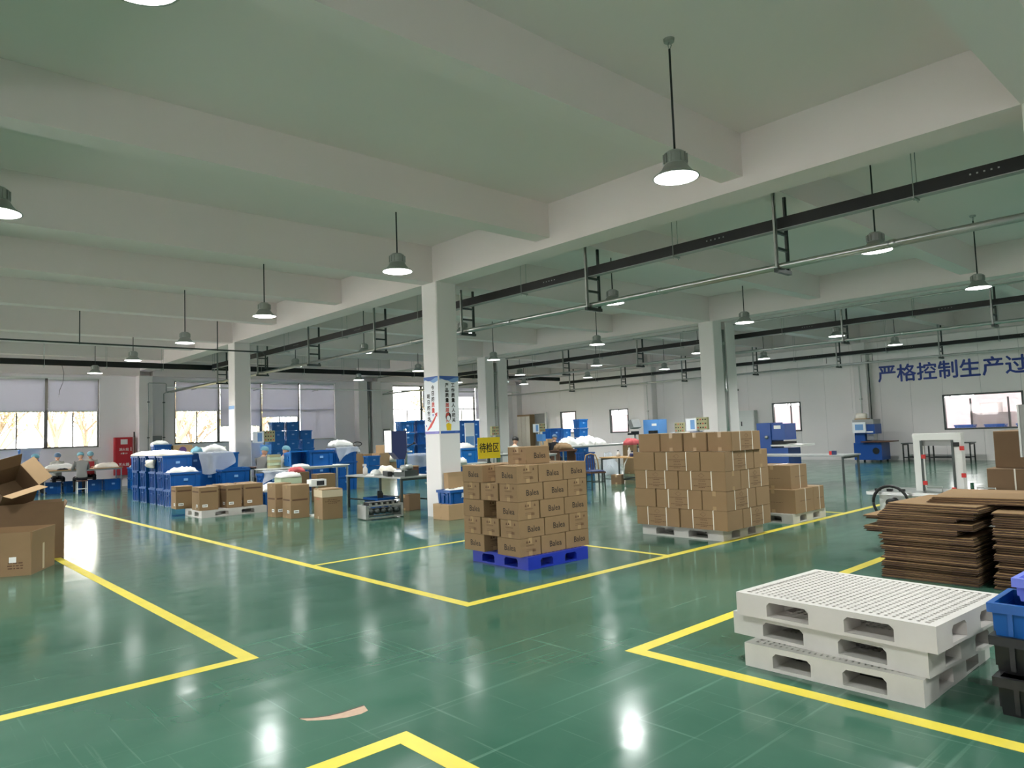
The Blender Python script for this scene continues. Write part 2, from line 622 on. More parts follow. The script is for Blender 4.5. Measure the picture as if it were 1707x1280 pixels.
# right wall of upright sandwich panels with interior windows
RW = [(6.32, 8.75, 1.14, 2.37), (14.2, 15.43, 1.23, 2.42), (23.43, 24.62, 1.39, 2.58), (27.1, 28.25, 1.44, 2.62)]
wr = struct('wall_right', MB().box(XR + 0.06, YN, 4.4, XR + 0.1, YF, ZS), 'sandwich_panel')
cuts = sorted(set([YN, YF] + [q for w in RW for q in w[:2]]))
ys = [cuts[0]]
for c in cuts[1:]:
    n = max(1, round((c - ys[-1]) / 1.15))
    a = ys[-1]
    ys += [a + (c - a) * (k + 1) / n for k in range(n)]
for a, b in zip(ys, ys[1:]):
    op = [w for w in RW if a >= w[0] - 0.01 and b <= w[1] + 0.01]
    segs = [(0, op[0][2]), (op[0][3], ZS)] if op else [(0, ZS)]
    for z0, z1 in segs:
        part('panel', MB().box(XR, a + 0.004, z0, XR + 0.055, b - 0.004, z1), 'sandwich_panel', wr)
    for z0, z1 in segs:
        part('panel_joint', MB().box(XR + 0.01, b - 0.004, z0, XR + 0.05, b + 0.004, z1), 'panel_joint', wr)
for k, (y0, y1, z0, z1) in enumerate(RW):
    mb = MB()
    for q in (y0, y1):
        mb.box(XR - 0.02, q - 0.03, z0 - 0.03, XR + 0.11, q + 0.03, z1 + 0.03)
    for q in (z0, z1):
        mb.box(XR - 0.02, y0, q - 0.03, XR + 0.11, y1, q + 0.03)
    w = struct('window_%d' % (k + 5), mb, 'steel_dark')
    part('pane', MB().box(XR + 0.03, y0 + 0.03, z0 + 0.03, XR + 0.036, y1 - 0.03, z1 - 0.03), 'window_glass', w)
    if k == 1:
        part('mullion', MB().box(XR + 0.0, y0 + 0.40, z0, XR + 0.06, y0 + 0.44, z1), 'steel_dark', w)
# unseen closing walls; windows in the left one are added to light the hall
def ribbon_wall(name, a, b, z0, z1, make):
    mb = MB()
    make(mb, a, b, 0, z0)
    make(mb, a, b, z1, ZS)
    n = round((b - a) / 5.2)
    for i in range(n + 1):
        c = a + (b - a) * i / n
        make(mb, max(a, c - 0.5), min(b, c + 0.5), z0, z1)
    o = struct(name, mb, 'wall_paint')
    for i in range(n):
        c0, c1 = a + (b - a) * i / n + 0.5, a + (b - a) * (i + 1) / n - 0.5
        m_ = MB()
        for q in range(4):
            c = c0 + (c1 - c0) * q / 3
            make(m_, c - 0.035, c + 0.035, z0, z1, 0.07)
        make(m_, c0, c1, z0, z0 + 0.06, 0.07)
        part('window_bars', m_, 'window_frame', o)
        m_ = MB()
        make(m_, c0, c1, z0, z1, 0.097)
        part('pane', m_, 'window_glass', o)
    return o


left_w = lambda m, a, b, z0, z1, i=0.0: m.box(XL - 0.2 + i, a, z0, XL - i, b, z1)
ribbon_wall('wall_left', YN, 21.4, 1.6, 2.6, left_w)
ribbon_wall('wall_left', 21.4, YF, 1.6, 4.28, left_w)  # taller added windows, out of view, to brighten the far end
struct('wall_near', MB().box(XL, YN - 0.2, 0, XR, YN, ZS), 'wall_paint')
# the daylit workshop behind the right wall: floor, ceiling, outer wall with high unseen openings sized to light it
XA = 38.0
struct('floor_annex', MB().box(XR + 0.1, YN, -0.2, XA, YF, -0.001), 'wall_paint')
struct('ceiling_annex', MB().box(XR + 0.3, YN, 4.0, XA, YF, 4.2), 'ceiling_paint')
mb = MB()
mb.box(XA, YN, 0, XA + 0.2, YF, 2.5)
mb.box(XA, YN, 3.6, XA + 0.2, YF, 4.0)
for yy in range(-8, 32, 4):
    mb.box(XA, yy, 2.5, XA + 0.2, yy + 2.0, 3.6)
struct('wall_annex_outer', mb, 'wall_paint')
struct('wall_annex_near', MB().box(XR + 0.1, YN - 0.2, 0, XA, YN, 4.0), 'wall_paint')
struct('wall_annex_far', MB().box(XR + 0.3, YF, 0, XA, YF + 0.2, 4.0), 'wall_paint')
mb = MB()
for yy in range(-8, 32, 4):
    mb.box(XA + 0.05, yy + 2.97, 2.5, XA + 0.11, yy + 3.03, 3.6)
struct('window_9', mb, 'window_frame')

# ------------------------------------------------------------------ outside
struct('ground_outside', MB().box(-60, YF + 0.3, -0.9, 90, 140, -0.6), 'outside_grass')


def tree(x, y, h, seed, label):
    rnd = random.Random(seed)
    t = thing('tree', label, 'tree', (x, y, -0.6), 0, 'trees outside the windows')
    mb, lf = MB(), MB()

    def grow(p, d, ln, r, lv):
        q = p + d * ln
        mb.tube([p, q], [r, r * 0.65], 5, False)
        if lv >= 3:
            for _ in range(7):
                c = q + Vector((rnd.gauss(0, .3), rnd.gauss(0, .3), rnd.gauss(0, .3)))
                a = Vector((rnd.uniform(-1, 1), rnd.uniform(-1, 1), rnd.uniform(-1, 1))).normalized() * 0.10
                b = a.orthogonal().normalized() * 0.06
                lf.add([c - a, c + b, c + a, c - b], [(0, 1, 2, 3)])
            return
        for _ in range(4 if lv else 6):
            e = (d + Vector((rnd.gauss(0, .45), rnd.gauss(0, .45), rnd.uniform(-0.1, .4)))).normalized()
            grow(p + d * ln * rnd.uniform(0.45, 1.0), e, ln * rnd.uniform(.5, .75), r * .55, lv + 1)
    grow(Vector((0, 0, 0)), Vector((rnd.gauss(0, .05), 0, 1)).normalized(), h * 0.42, h * 0.016, 0)
    part('branches', mb, 'bark_pale', t)
    o = part('foliage', lf, 'leaf_pale', t)
    o['kind'] = 'stuff'


TL = ['bare pale tree outside, straight through the window over the sewing helpers', 'slender pale tree outside that window nearest the red cabinet']
rt = random.Random(3)
k = 0
for x, y in ((4.5, 44), (7.0, 40), (9.5, 47), (6, 54), (12.5, 41), (15.0, 46), (18, 42), (21, 50), (25, 43), (29, 48), (1, 50), (33, 45)):
    tree(x, y, rt.uniform(6.5, 9.5), 100 + k, '%s thin pale tree from the left outside the far windows' % ordn(k))
    k += 1

# ================================================================== LAMPS
ZLENS = 3.97


def make_lamp():
    t = thing('pendant_lamp', '', 'lamp', (0, 0, ZLENS), 0, 'pendant workshop lamps')
    H_ = ZS - ZLENS
    part('ceiling_plate', MB().lathe([(0.05, H_ - 0.03), (0.055, H_ - 0.005), (0.055, H_)], 12), 'galvanised', t)
    mb = MB()
    mb.tube([(0.0, 0, H_ - 0.02), (0.022, 0, H_ - 0.06), (0.0, 0, H_ - 0.11), (-0.012, 0, H_ - 0.06), (0.0, 0, H_ - 0.03)], 0.006, 5)
    part('hook', mb, 'galvanised', t)
    part('stem', MB().tube([(0, 0, 0.25), (0, 0, H_ - 0.10)], 0.011, 8), 'black_steel', t, True)
    mb = MB()
    mb.lathe([(0.02, 0.26), (0.07, 0.255), (0.105, 0.23), (0.108, 0.13), (0.10, 0.12)], 20)
    for i in range(14):
        a = 2 * PI * i / 14
        mb.cbox(0.11, 0, 0.175, 0.02, 0.008, 0.09, Matrix.Rotation(a, 4, 'Z'))
    part('driver_housing', mb, 'galvanised', t, False)
    mb = MB()
    mb.lathe([(0.10, 0.125), (0.115, 0.11), (0.135, 0.075), (0.175, 0.03), (0.215, 0.008), (0.222, -0.004), (0.21, -0.006), (0.19, 0.006), (0.12, 0.07), (0.09, 0.10)], 28, cap=False)
    part('reflector', mb, 'lamp_shade', t, True)
    part('lens', MB().lathe([(0.207, -0.004), (0.207, 0.002), (0.10, 0.004)], 28), 'lamp_lens', t)
    ld = bpy.data.lights.new('lamp_beam', 'AREA')
    ld.shape = 'DISK'
    ld.size = 0.38
    ld.energy = LAMP_WATT
    ld.spread = R(142)
    ld.color = (0.97, 1.0, 0.985)
    put('lamp_beam', ld, t, (0, 0, -0.012))
    return t


lamp = make_lamp()
LX = [-3.8, 1.0, 5.72, 10.55, 15.35, 20.3, 24.7]
LY = [-5.2, -0.7, 3.83, 8.58, 13.1, 17.5, 21.7, 25.9]
adj = {2: 0.0, 3: 0.0}
k = 0
where = ['far off to the left', 'nearest the left edge', 'over the left aisle', 'beside the nearest black tray', 'over the middle bay', 'beyond the paired columns', 'closest to the right wall']
for i, x in enumerate(LX):
    for j, y in enumerate(LY):
        if (i == 0 and j > 3):
            continue
        xx = x - (0.0 if i == 5 else 0.035 * (j - 2) * (1 + 0.25 * (i > 2)))
        move_first(lamp, k, (xx, y, ZLENS), 0.4 * k, ('pendant lamp, %s toward the windows in the row %s' % (ordn(j - 2), where[i])) if j > 1 else ('pendant lamp overhead behind the viewer, row %s, %s' % (where[i], ('farther', 'nearer')[j])), 'pendant workshop lamps')
        k += 1

# ================================================================== TRAYS, PIPES, HANGERS
RUNS = [(9.45, 4.28, 4.44, 3.76, 'beside the poster column'), (19.82, 4.19, 4.33, 3.77, 'beyond the paired columns'), (27.6, 4.05, 4.18, 3.70, 'along the right wall')]
HY = [-5.8, -2.3, 1.2, 4.67, 8.15, 11.66, 15.1, 18.6, 22.1, 25.55]
for ri, (x, z0, z1, zp, nm) in enumerate(RUNS):
    t = thing('cable_tray', 'long black trunking tray hung high %s' % nm, 'cable tray', (x, 0, 0), 0, 'hanging black trunking')
    part('trunking', MB().box(-0.05, YN, z0, 0.05, 26.4, z1), 'dark_tray', t)
    part('bottom_lip', MB().box(-0.06, YN, z0 - 0.012, 0.06, 26.4, z0), 'grey_metal', t)
    for i in range(len(HY) - 1):
        ym = (HY[i] + HY[i + 1]) / 2
        mb = MB()
        for dx in (-0.07, 0.07):
            mb.tube([(dx, ym, z0 - 0.06), (dx, ym, ZS)], 0.006, 5)
        mb.box(-0.10, ym - 0.015, z0 - 0.035, 0.10, ym + 0.015, z0 - 0.012)
        part('drop_rod', mb, 'galvanised', t)
        mb = MB()
        for q in range(5):
            mb.cbox(-0.052, ym - 0.6 - 0.07 * q, (z0 + z1) / 2 + 0.01, 0.006, 0.018, 0.018)
        part('socket_holes', mb, 'grey_metal', t)
    for i, y in enumerate(HY):
        h = thing('pipe_hanger', ('%s steel ladder hanger toward the windows on the tray %s' % (ordn(i - 3), nm)) if i > 2 else ('%s steel ladder hanger behind the viewer on the tray %s' % (ordn(i), nm)), 'hanger', (x, y, 0), 0, 'ladder hangers')
        for dx in (-0.16, 0.16):
            mb = MB()
            mb.box(dx - 0.02, -0.02, zp - 0.10, dx + 0.02, -0.012, ZS)
            mb.box(dx - 0.02, -0.02, zp - 0.10, dx - 0.012, 0.02, ZS)
            mb.box(dx + 0.012, -0.02, zp - 0.10, dx + 0.02, 0.02, ZS)
            part('post', mb, 'galvanised' if dx < 0 else 'steel_dark', h)
        for z in (z0 - 0.05, (z0 + zp) / 2 - 0.02):
            part('rung', MB().box(-0.14, -0.02, z - 0.018, 0.14, 0.02, z + 0.018), 'steel_dark', h)
        part('bottom_channel', MB().box(-0.2, -0.03, zp - 0.10, 0.2, 0.03, zp - 0.045), 'steel_dark', h)
    for dx, r, c, nm2 in ((-0.07, 0.038, 'stainless', 'thick bright'), (0.06, 0.03, 'galvanised', 'thinner grey')):
        if ri == 2 and dx > 0:
            continue
        p = thing('pipe', '%s pipe hung under the black tray %s' % (nm2, nm), 'pipe', (x + dx, 0, zp), 0, 'overhead pipes')
        part('run', MB().tube([(0, YN, 0), (0, 31.42, 0)], r, 10), c, p, True)
        for i, y in enumerate(HY):
            part('coupling', MB().tube([(0, y - 1.5, 0), (0, y - 1.42, 0)], r + 0.008, 10), c, p, True)
# cross tray in front of the far windows
t = thing('cable_tray', 'black trunking tray crossing in front of the far windows', 'cable tray', (0, 26.5, 0), 0, 'hanging black trunking')
part('trunking', MB().box(XL, -0.06, 4.24, 27.65, 0.06, 4.42), 'dark_tray', t)
for x in [q * 1.75 - 8 for q in range(20)]:
    mb = MB()
    for dy in (-0.08, 0.08):
        mb.tube([(x, dy, 4.16), (x, dy, ZS)], 0.006, 5)
    mb.box(x - 0.015, -0.1, 4.21, x + 0.015, 0.1, 4.24)
    part('drop_rod', mb, 'galvanised', t)
# bright conduit under the paired girder, thin cross pipe at left, wall pipe
p = thing('conduit', 'thin bright conduit clipped along the underside of the far girder', 'conduit', (19.4, 0, ZG - 0.03), 0)
part('run', MB().tube([(0, YN, 0), (0, 31.3, 0)], 0.02, 8), 'stainless', p, True)
for y in range(-7, 31, 2):
    part('clip', MB().cbox(0, y, 0.02, 0.09, 0.03, 0.03), 'galvanised', p)
p = thing('pipe', 'thin dark pipe crossing overhead toward the second column on the left', 'pipe', (0, 21.3, 4.33), 0, 'overhead pipes')
part('run', MB().tube([(XL, 0, 0), (9.12, 0, 0), (9.2, 0, -0.08), (9.2, 0, -0.5)], 0.022, 8), 'steel_dark', p, True)
for x in (-3.0, 0.6, 4.2, 7.75):
    part('drop_rod', MB().box(x - 0.012, -0.012, -0.03, x + 0.012, 0.012, ZS - 4.33), 'steel_dark', p)
p = thing('pipe', 'white pipe running level along the far windows below the blinds top', 'pipe', (0, 31.35, 3.96), 0, 'overhead pipes')
part('run', MB().tube([(9.35, 0, 0), (29.2, 0, 0)], 0.03, 8), 'white_metal', p, True)
for x in (10.5, 13.2, 16.1, 20.3, 24, 27):
    part('bracket', MB().box(x - 0.02, -0.04, -0.06, x + 0.02, 0.549, -0.03), 'galvanised', p)
for x, zt, lab in ((8.64, 4.1, 'thin upright pipe on the pier face left of the totes'), (9.33, 3.72, 'thin upright pipe just right of the pier behind the totes')):
    p = thing('riser_pipe', lab, 'pipe', (x, 31.42 if x < 9 else 31.75, 0), 0, 'riser pipes on the far wall')
    if x < 9:
        part('run', MB().tube([(0, 0, 0.02), (0, 0, zt), (0.03, 0, zt + 0.03), (0.66, 0, zt + 0.03), (0.69, 0, zt), (0.69, 0, 3.78)], 0.018, 8), 'galvanised', p, True)
    else:
        part('run', MB().tube([(0, 0, 0.02), (0, 0, zt), (0.08, -0.1, zt + 0.05)], 0.02, 8), 'galvanised', p, True)
    for z in (1.9, 3.35):
        part('valve_clip', MB().cbox(0, -0.01, z, 0.09, 0.05, 0.04), 'steel_dark', p)
for x, y, lab in ((29.02, 11.5, 'thin white riser pipe on the pier beside the blue press'), (29.02, 21.8, 'thin riser pipe on the pier behind the small glue table')):
    p = thing('riser_pipe', lab, 'pipe', (x, y, 0), 0)
    part('run', MB().tube([(0, 0, 0.9), (0, 0, 3.7)], 0.025, 8), 'white_metal', p, True)
    part('clip', MB().cbox(0.02, 0, 2.4, 0.08, 0.08, 0.04), 'galvanised', p)
for x, y, lab in ((29.03, 11.0, 'dark cable pipe on the shaded side of the pier beside the press'),):
    p = thing('riser_pipe', lab, 'pipe', (29.2, 11.2, 0), 0)
    part('run', MB().tube([(0, 0, 1.2), (0, 0, 3.9)], 0.02, 6), 'steel_dark', p, True)
for z_, y_, lab in ((4.05, 11.9, 'small wire bracket on the far pipe left of the press pier'), (4.0, 10.6, 'small wire bracket on the far pipe right of the press pier')):
    tag(put('wire_bracket', MB().tube([(0, 0.2, -0.25), (0, 0.2, 0), (0, -0.2, 0), (0, -0.2, -0.25)], 0.012, 5).mesh('wire_bracket', 'steel_dark'), None, (27.55, y_, z_)), lab, 'bracket')

# ================================================================== SIGNS ON WALLS AND COLUMN
for i, ch in enumerate('严格控制生产过'):
    yc = 10.645 - 0.706 * i
    o = put('slogan_character', text_mesh(ch, 0.70, 'slogan_blue', 0.014), None, (XR - 0.012, yc, 3.33), 0, FACE_NX)
    tag(o, 'big blue wall character reading %s, %s of the slogan above the wide window' % (ch, ordn(i)), 'lettering', 'blue slogan characters on the wall')


def poster(name, label, loc, rz, cols, band, lower):
    """upright column poster, local X across, Z up, facing local -Y; 0.47 wide, z 1.62..2.74"""
    t = thing(name, label, 'poster', loc, rz)
    part('sheet', MB().box(-0.235, 0, 0, 0.235, 0.004, 1.13), 'poster_white', t)
    w1, w2 = MB(), MB()
    n = 16
    for mb_, amp, base, ph in ((w1, 0.035, 1.04, 0.4), (w2, 0.03, 1.075, 2.4)):
        pts = [(-0.235 + 0.47 * i / n, base + amp * math.sin(ph + 6.0 * i / n)) for i in range(n + 1)]
        for a, b in zip(pts, pts[1:]):
            dz = -0.0016 if mb_ is w1 else -0.0024
            mb_.add([(a[0], dz, a[1]), (b[0], dz, b[1]), (b[0], dz, 1.13), (a[0], dz, 1.13)], [(0, 1, 2, 3)])
    part('wave_print', w1, 'poster_sky', t)
    part('wave_print', w2, 'poster_blue', t)
    part('footer_band', MB().box(-0.235, -0.0016, 0.0, 0.235, 0.0, 0.05), band, t)
    o = put('lettering', text_mesh('······', 0.05, 'poster_white'), t, (0.15, -0.003, 0.025), 0, FACE_NY)
    for x, z, chars, mcol, sz in cols:
        for q, ch in enumerate(chars):
            m = mcol if isinstance(mcol, str) else mcol[q]
            put('lettering', text_mesh(ch, sz, m, 0.003), t, (x, -0.003, z - q * sz * 1.12), 0, FACE_NY)
    lower(t)
    return t


def low_a(t):
    mb = MB()
    pts = [(-0.17, 0.07), (-0.05, 0.19), (0.06, 0.29), (0.13, 0.36), (0.10, 0.39), (0.19, 0.42), (0.18, 0.33), (0.155, 0.345), (0.09, 0.25), (-0.02, 0.13), (-0.12, 0.07)]
    mb.add([(p[0], -0.002, p[1]) for p in pts], [tuple(range(len(pts)))])
    part('arrow_print', mb, 'poster_red', t)
    for x, z in ((-0.18, 0.16), (0.05, 0.37), (-0.03, 0.25)):
        part('confetti_print', MB().cbox(x, -0.002, z, 0.03, 0.001, 0.04), 'poster_violet', t)


def low_b(t):
    part('figure_hair', MB().ball((-0.04, -0.002, 0.33), (0.068, 0.001, 0.085), 14, 10), 'hair_black', t)
    part('figure_face', MB().ball((-0.04, -0.0035, 0.30), (0.042, 0.001, 0.05), 14, 8), 'poster_white', t)
    part('figure_blouse', MB().add([(-0.085, -0.002, 0.06), (0.02, -0.002, 0.06), (0.03, -0.002, 0.18), (-0.04, -0.002, 0.21), (-0.10, -0.002, 0.18)], [(0, 1, 2, 3, 4)]), 'sign_yellow', t)
    for q in range(2):
        put('lettering', text_mesh('·······', 0.05, 'poster_violet'), t, (0.14, -0.003, 0.30 - q * 0.05), 0, FACE_NY)


poster('column_poster', 'white poster with red arrow on the shaded left face of the column', (8.335, 11.5, 1.62), -PI / 2,
       [(0.06, 0.91, '今日的质量', ['ink_black'] * 3 + ['poster_red'] * 2, 0.10), (-0.09, 0.74, '明日的市场', 'ink_black', 0.10)], 'poster_violet', low_a)
poster('column_poster', 'white poster with cartoon woman on the right face of the column', (8.59, 11.245, 1.62), 0,
       [(0.09, 0.95, '工作质量人人把关', 'ink_black', 0.088), (-0.06, 0.95, '产品质量层层把关', ['ink_black'] * 4 + ['poster_red'] * 4, 0.088)], 'poster_blue', low_b)
# framed notice on the second column
t = thing('notice_sheet', 'pale blue notice on the shaded side of the left column', 'poster', (8.335, 21.8, 1.7), -PI / 2)
part('sheet', MB().box(-0.22, 0, 0, 0.22, 0.004, 1.0), 'poster_white', t)
part('header_print', MB().box(-0.22, -0.002, 0.9, 0.22, 0, 1.0), 'poster_sky', t)
# red fire cabinet
t = thing('fire_cabinet', 'red fire hose cabinet against the far wall by the pier', 'cabinet', (7.8, 31.7, 0.45))
part('body', MB().box(-0.32, -0.05, 0, 0.32, 0.18, 1.5), 'red_paint', t)
d = part('door', MB().box(-0.30, -0.075, 0.55, 0.30, -0.05, 1.48), 'red_paint', t)
part('handle', MB().box(0.24, -0.1, 0.95, 0.265, -0.075, 1.1), 'white_metal', d)
part('glass_plate', MB().box(-0.12, -0.08, 1.22, 0.13, -0.075, 1.42), 'label_white', d)
d = part('door', MB().box(-0.30, -0.075, 0.02, 0.30, -0.05, 0.52), 'red_paint', t)
put('lettering', text_mesh('消火栓', 0.12, 'label_white', 0.002), t, (0, -0.078, 1.02), 0, FACE_NY)
put('lettering', text_mesh('火警119', 0.07, 'label_white', 0.002), t, (0, -0.078, 0.86), 0, FACE_NY)
put('lettering', text_mesh('灭火器', 0.13, 'label_white', 0.002), t, (0, -0.078, 0.42), 0, FACE_NY)
t = thing('barrier_pole', 'dark pole leaning beside the red fire cabinet', 'pole', (8.17, 31.5, 0))
part('shaft', MB().tube([(0, 0, 0), (0, 0.12, 2.15)], 0.02, 6), 'dark_wood', t)
part('grip', MB().tube([(0, 0.11, 1.95), (0, 0.121, 2.16)], 0.026, 6), 'rubber_black', t)
t = thing('junction_box', 'flat grey junction box on the far wall behind the white heap', 'box', (9.05, 31.85, 1.35))
part('case', MB().box(-0.22, -0.06, 0, 0.22, 0.05, 0.62), 'grey_metal', t)
part('lid', MB().box(-0.2, -0.075, 0.02, 0.2, -0.06, 0.6), 'grey_metal', t)
t = thing('power_cabinet', 'light grey electric cabinet on the right wall behind the strapped cartons', 'cabinet', (29.43, 16.65, 0.9))
part('case', MB().box(-0.25, -0.48, 0, 0.05, 0.48, 1.28), 'white_metal', t)
d = part('door', MB().box(-0.27, -0.46, 0.02, -0.25, 0.46, 1.26), 'white_metal', t)
part('handle', MB().box(-0.29, 0.1, 0.6, -0.27, 0.14, 0.8), 'rubber_black', d)
part('lock', MB().box(-0.29, 0.36, 0.55, -0.27, 0.44, 0.75), 'rubber_black', d)
t = thing('valve_set', 'dark cluster of pipe valves on the wall above the electric cabinet', 'valve', (29.4, 17.25, 2.4))
for q in range(3):
    part('pipe', MB().tube([(0, -0.16 + 0.16 * q, 0), (0, -0.16 + 0.16 * q, 0.9)], 0.03, 6), 'steel_dark', t)
part('manifold', MB().box(-0.06, -0.25, 0.7, 0.06, 0.25, 0.78), 'steel_dark', t)
part('valve', MB().ball((-0.08, 0.1, 0.25), 0.09, 8, 6), 'rubber_black', t)
# white sliding door & brown panels at the far right corner
d = struct('door_1', MB().box(29.42, 29.4, 0, 29.49, 30.3, 2.62), 'grey_metal')
part('door_panel', MB().box(29.39, 29.46, 0.05, 29.42, 30.24, 2.56), 'grey_metal', d)
part('vision_pane', MB().box(29.37, 29.6, 1.2, 29.39, 29.9, 1.9), 'label_white', d)
t = struct('trim_1', MB().box(29.36, 29.32, 0, 29.49, 29.42, 2.68), 'white_frame')
t = thing('rack_panel', 'pinkish cupboard with pale door leaves in the far right corner', 'cupboard', (29.2, 30.95, 0))
part('carcass', MB().box(-0.15, -0.6, 0, 0.25, 0.48, 2.6), 'cardboard_light', t)
for q in range(3):
    part('door', MB().box(-0.17, -0.58 + 0.36 * q, 0.1, -0.15, -0.25 + 0.36 * q, 2.5), 'cream_cloth', t)


# ================================================================== PALLETS
def make_pallet(lx, ly, m, h=0.15, nx=22, ny=26):
    """moulded plastic pallet: lattice deck, nine feet, bottom runners; local origin at the centre of its base"""
    t = thing('pallet', '', 'pallet')
    hx, hy = lx / 2, ly / 2
    mb = MB()
    for x0, x1 in ((-hx, -hx + 0.05), (hx - 0.05, hx)):
        mb.box(x0, -hy, h - 0.035, x1, hy, h)
    for y0, y1 in ((-hy, -hy + 0.05), (hy - 0.05, hy)):
        mb.box(-hx + 0.05, y0, h - 0.035, hx - 0.05, y1, h)
    part('deck_rim', mb, m, t)
    mb = MB()
    for i in range(1, nx):
        x = -hx + 0.05 + (lx - 0.1) * i / nx
        mb.box(x - 0.007, -hy + 0.05, h - 0.03, x + 0.007, hy - 0.05, h - 0.001)
    for i in range(1, ny):
        y = -hy + 0.05 + (ly - 0.1) * i / ny
        mb.box(-hx + 0.05, y - 0.013, h - 0.03, hx - 0.05, y + 0.013, h - 0.002)
    o = part('deck_lattice', mb, m, t)
    o['kind'] = 'stuff'
    wx, wy = lx * 0.2, ly * 0.18
    for cx in (-hx + wx / 2, 0, hx - wx / 2):
        for cy in (-hy + wy / 2, 0, hy - wy / 2):
            mb = MB()
            mb.box(cx - wx / 2, cy - wy / 2, 0.022, cx + wx / 2, cy + wy / 2, h - 0.035)
            c = 0.011   # curved shoulders where each foot meets the deck
            for sx in (-1, 1):
                if abs(cx + sx * (wx / 2 + c)) < hx:
                    e = cx + sx * wx / 2
                    for sy in (-1, 1):
                        yy = cy + sy * (wy / 2 - 0.006)
                        mb.add([(e, yy - 0.006, h - 0.035), (e, yy + 0.006, h - 0.035), (e, yy - 0.006, h - 0.035 - 2 * c), (e, yy + 0.006, h - 0.035 - 2 * c), (e + sx * 2 * c, yy - 0.006, h - 0.035), (e + sx * 2 * c, yy + 0.006, h - 0.035)],
                               [(0, 2, 4), (1, 5, 3), (0, 4, 5, 1), (2, 3, 5, 4)])
            for sy in (-1, 1):
                if abs(cy + sy * (wy / 2 + c)) < hy:
                    e = cy + sy * wy / 2
                    for sx in (-1, 1):
                        xx = cx + sx * (wx / 2 - 0.006)
                        mb.add([(xx - 0.006, e, h - 0.035), (xx + 0.006, e, h - 0.035), (xx - 0.006, e, h - 0.035 - 2 * c), (xx + 0.006, e, h - 0.035 - 2 * c), (xx - 0.006, e + sy * 2 * c, h - 0.035), (xx + 0.006, e + sy * 2 * c, h - 0.035)],
                               [(0, 2, 4), (1, 5, 3), (0, 4, 5, 1), (2, 3, 5, 4)])
            part('foot', mb, m, t)
    for cx in (-hx + wx / 2, 0, hx - wx / 2):
        part('runner', MB().box(cx - wx / 2, -hy, 0, cx + wx / 2, hy, 0.022), m, t)
    for y0, y1 in ((-hy, -hy + wy), (hy - wy, hy)):
        for a, b in ((-hx + wx, -wx / 2), (wx / 2, hx - wx)):
            part('runner', MB().box(a, y0, 0.002, b, y1, 0.02), m, t)
    return t


def place_pallet(lx, ly, m, x, y, z, rz, label, **k):
    p = make_pallet(lx, ly, m, **k)
    p['label'] = label
    p['group'] = 'plastic pallets'
    p.location = (x, y, z)
    p.rotation_euler = (0, 0, R(rz))
    return p


place_pallet(1.19, 1.09, 'white_plastic_worn', 4.97, 2.04, 0.0, -0.6, 'scuffed white plastic pallet, bottom of the stack of three')
place_pallet(1.05, 1.28, 'white_plastic_worn', 5.00, 2.07, 0.15, -5.5, 'white plastic pallet in the middle of the stack of three')
place_pallet(1.05, 1.27, 'white_plastic', 4.955, 2.02, 0.30, -4.0, 'clean white plastic pallet on top of the stack of three')
place_pallet(1.0, 1.04, 'blue_pallet', 6.235, 6.60, 0.0, -1.5, 'royal blue plastic pallet under the stack of lettered cartons', nx=14, ny=14)
place_pallet(1.08, 1.37, 'white_plastic_worn', 9.31, 6.10, 0.0, 0, 'white plastic pallet under the tall stack of strapped cartons', nx=10, ny=12)
place_pallet(1.15, 1.05, 'white_plastic_worn', 11.42, 5.97, 0.0, 0, 'white plastic pallet under the low dark carton stack', nx=10, ny=10)
place_pallet(1.42, 1.14, 'white_plastic', 6.15, 16.46, 0.0, -1.5, 'white pallet on the left carrying a row of upright cartons', nx=10, ny=10)
place_pallet(1.1, 1.1, 'white_plastic_worn', 10.55, 2.0, 0.0, 0, 'white pallet under the brown cartons behind the flat board stack', nx=8, ny=8)


# ================================================================== CARTONS
def hatch(w, h, rows, m, seed, fill=0.8):
    """small printed lines of text as thin bars, in XZ, centred"""
    rnd = random.Random(seed)
    mb = MB()
    for i in range(rows):
        z = h / 2 - h * (i + 0.5) / rows
        x = -w / 2
        wl = w * rnd.uniform(0.55, 1.0)
        x = -wl / 2
        while x < wl / 2:
            l = rnd.uniform(0.02, 0.07) * fill
            mb.add([(x, 0, z - h / rows * 0.22), (min(wl / 2, x + l), 0, z - h / rows * 0.22), (min(wl / 2, x + l), 0, z + h / rows * 0.22), (x, 0, z + h / rows * 0.22)], [(0, 1, 2, 3)])
            x += l + 0.012
    return mb


HATCH = {}


def hatch_mesh(w, h, rows, m, seed):
    k = (w, h, rows, m, seed)
    if k not in HATCH:
        HATCH[k] = hatch(w, h, rows, m, seed).mesh('printing', m)
    return HATCH[k]


BOXM = {}


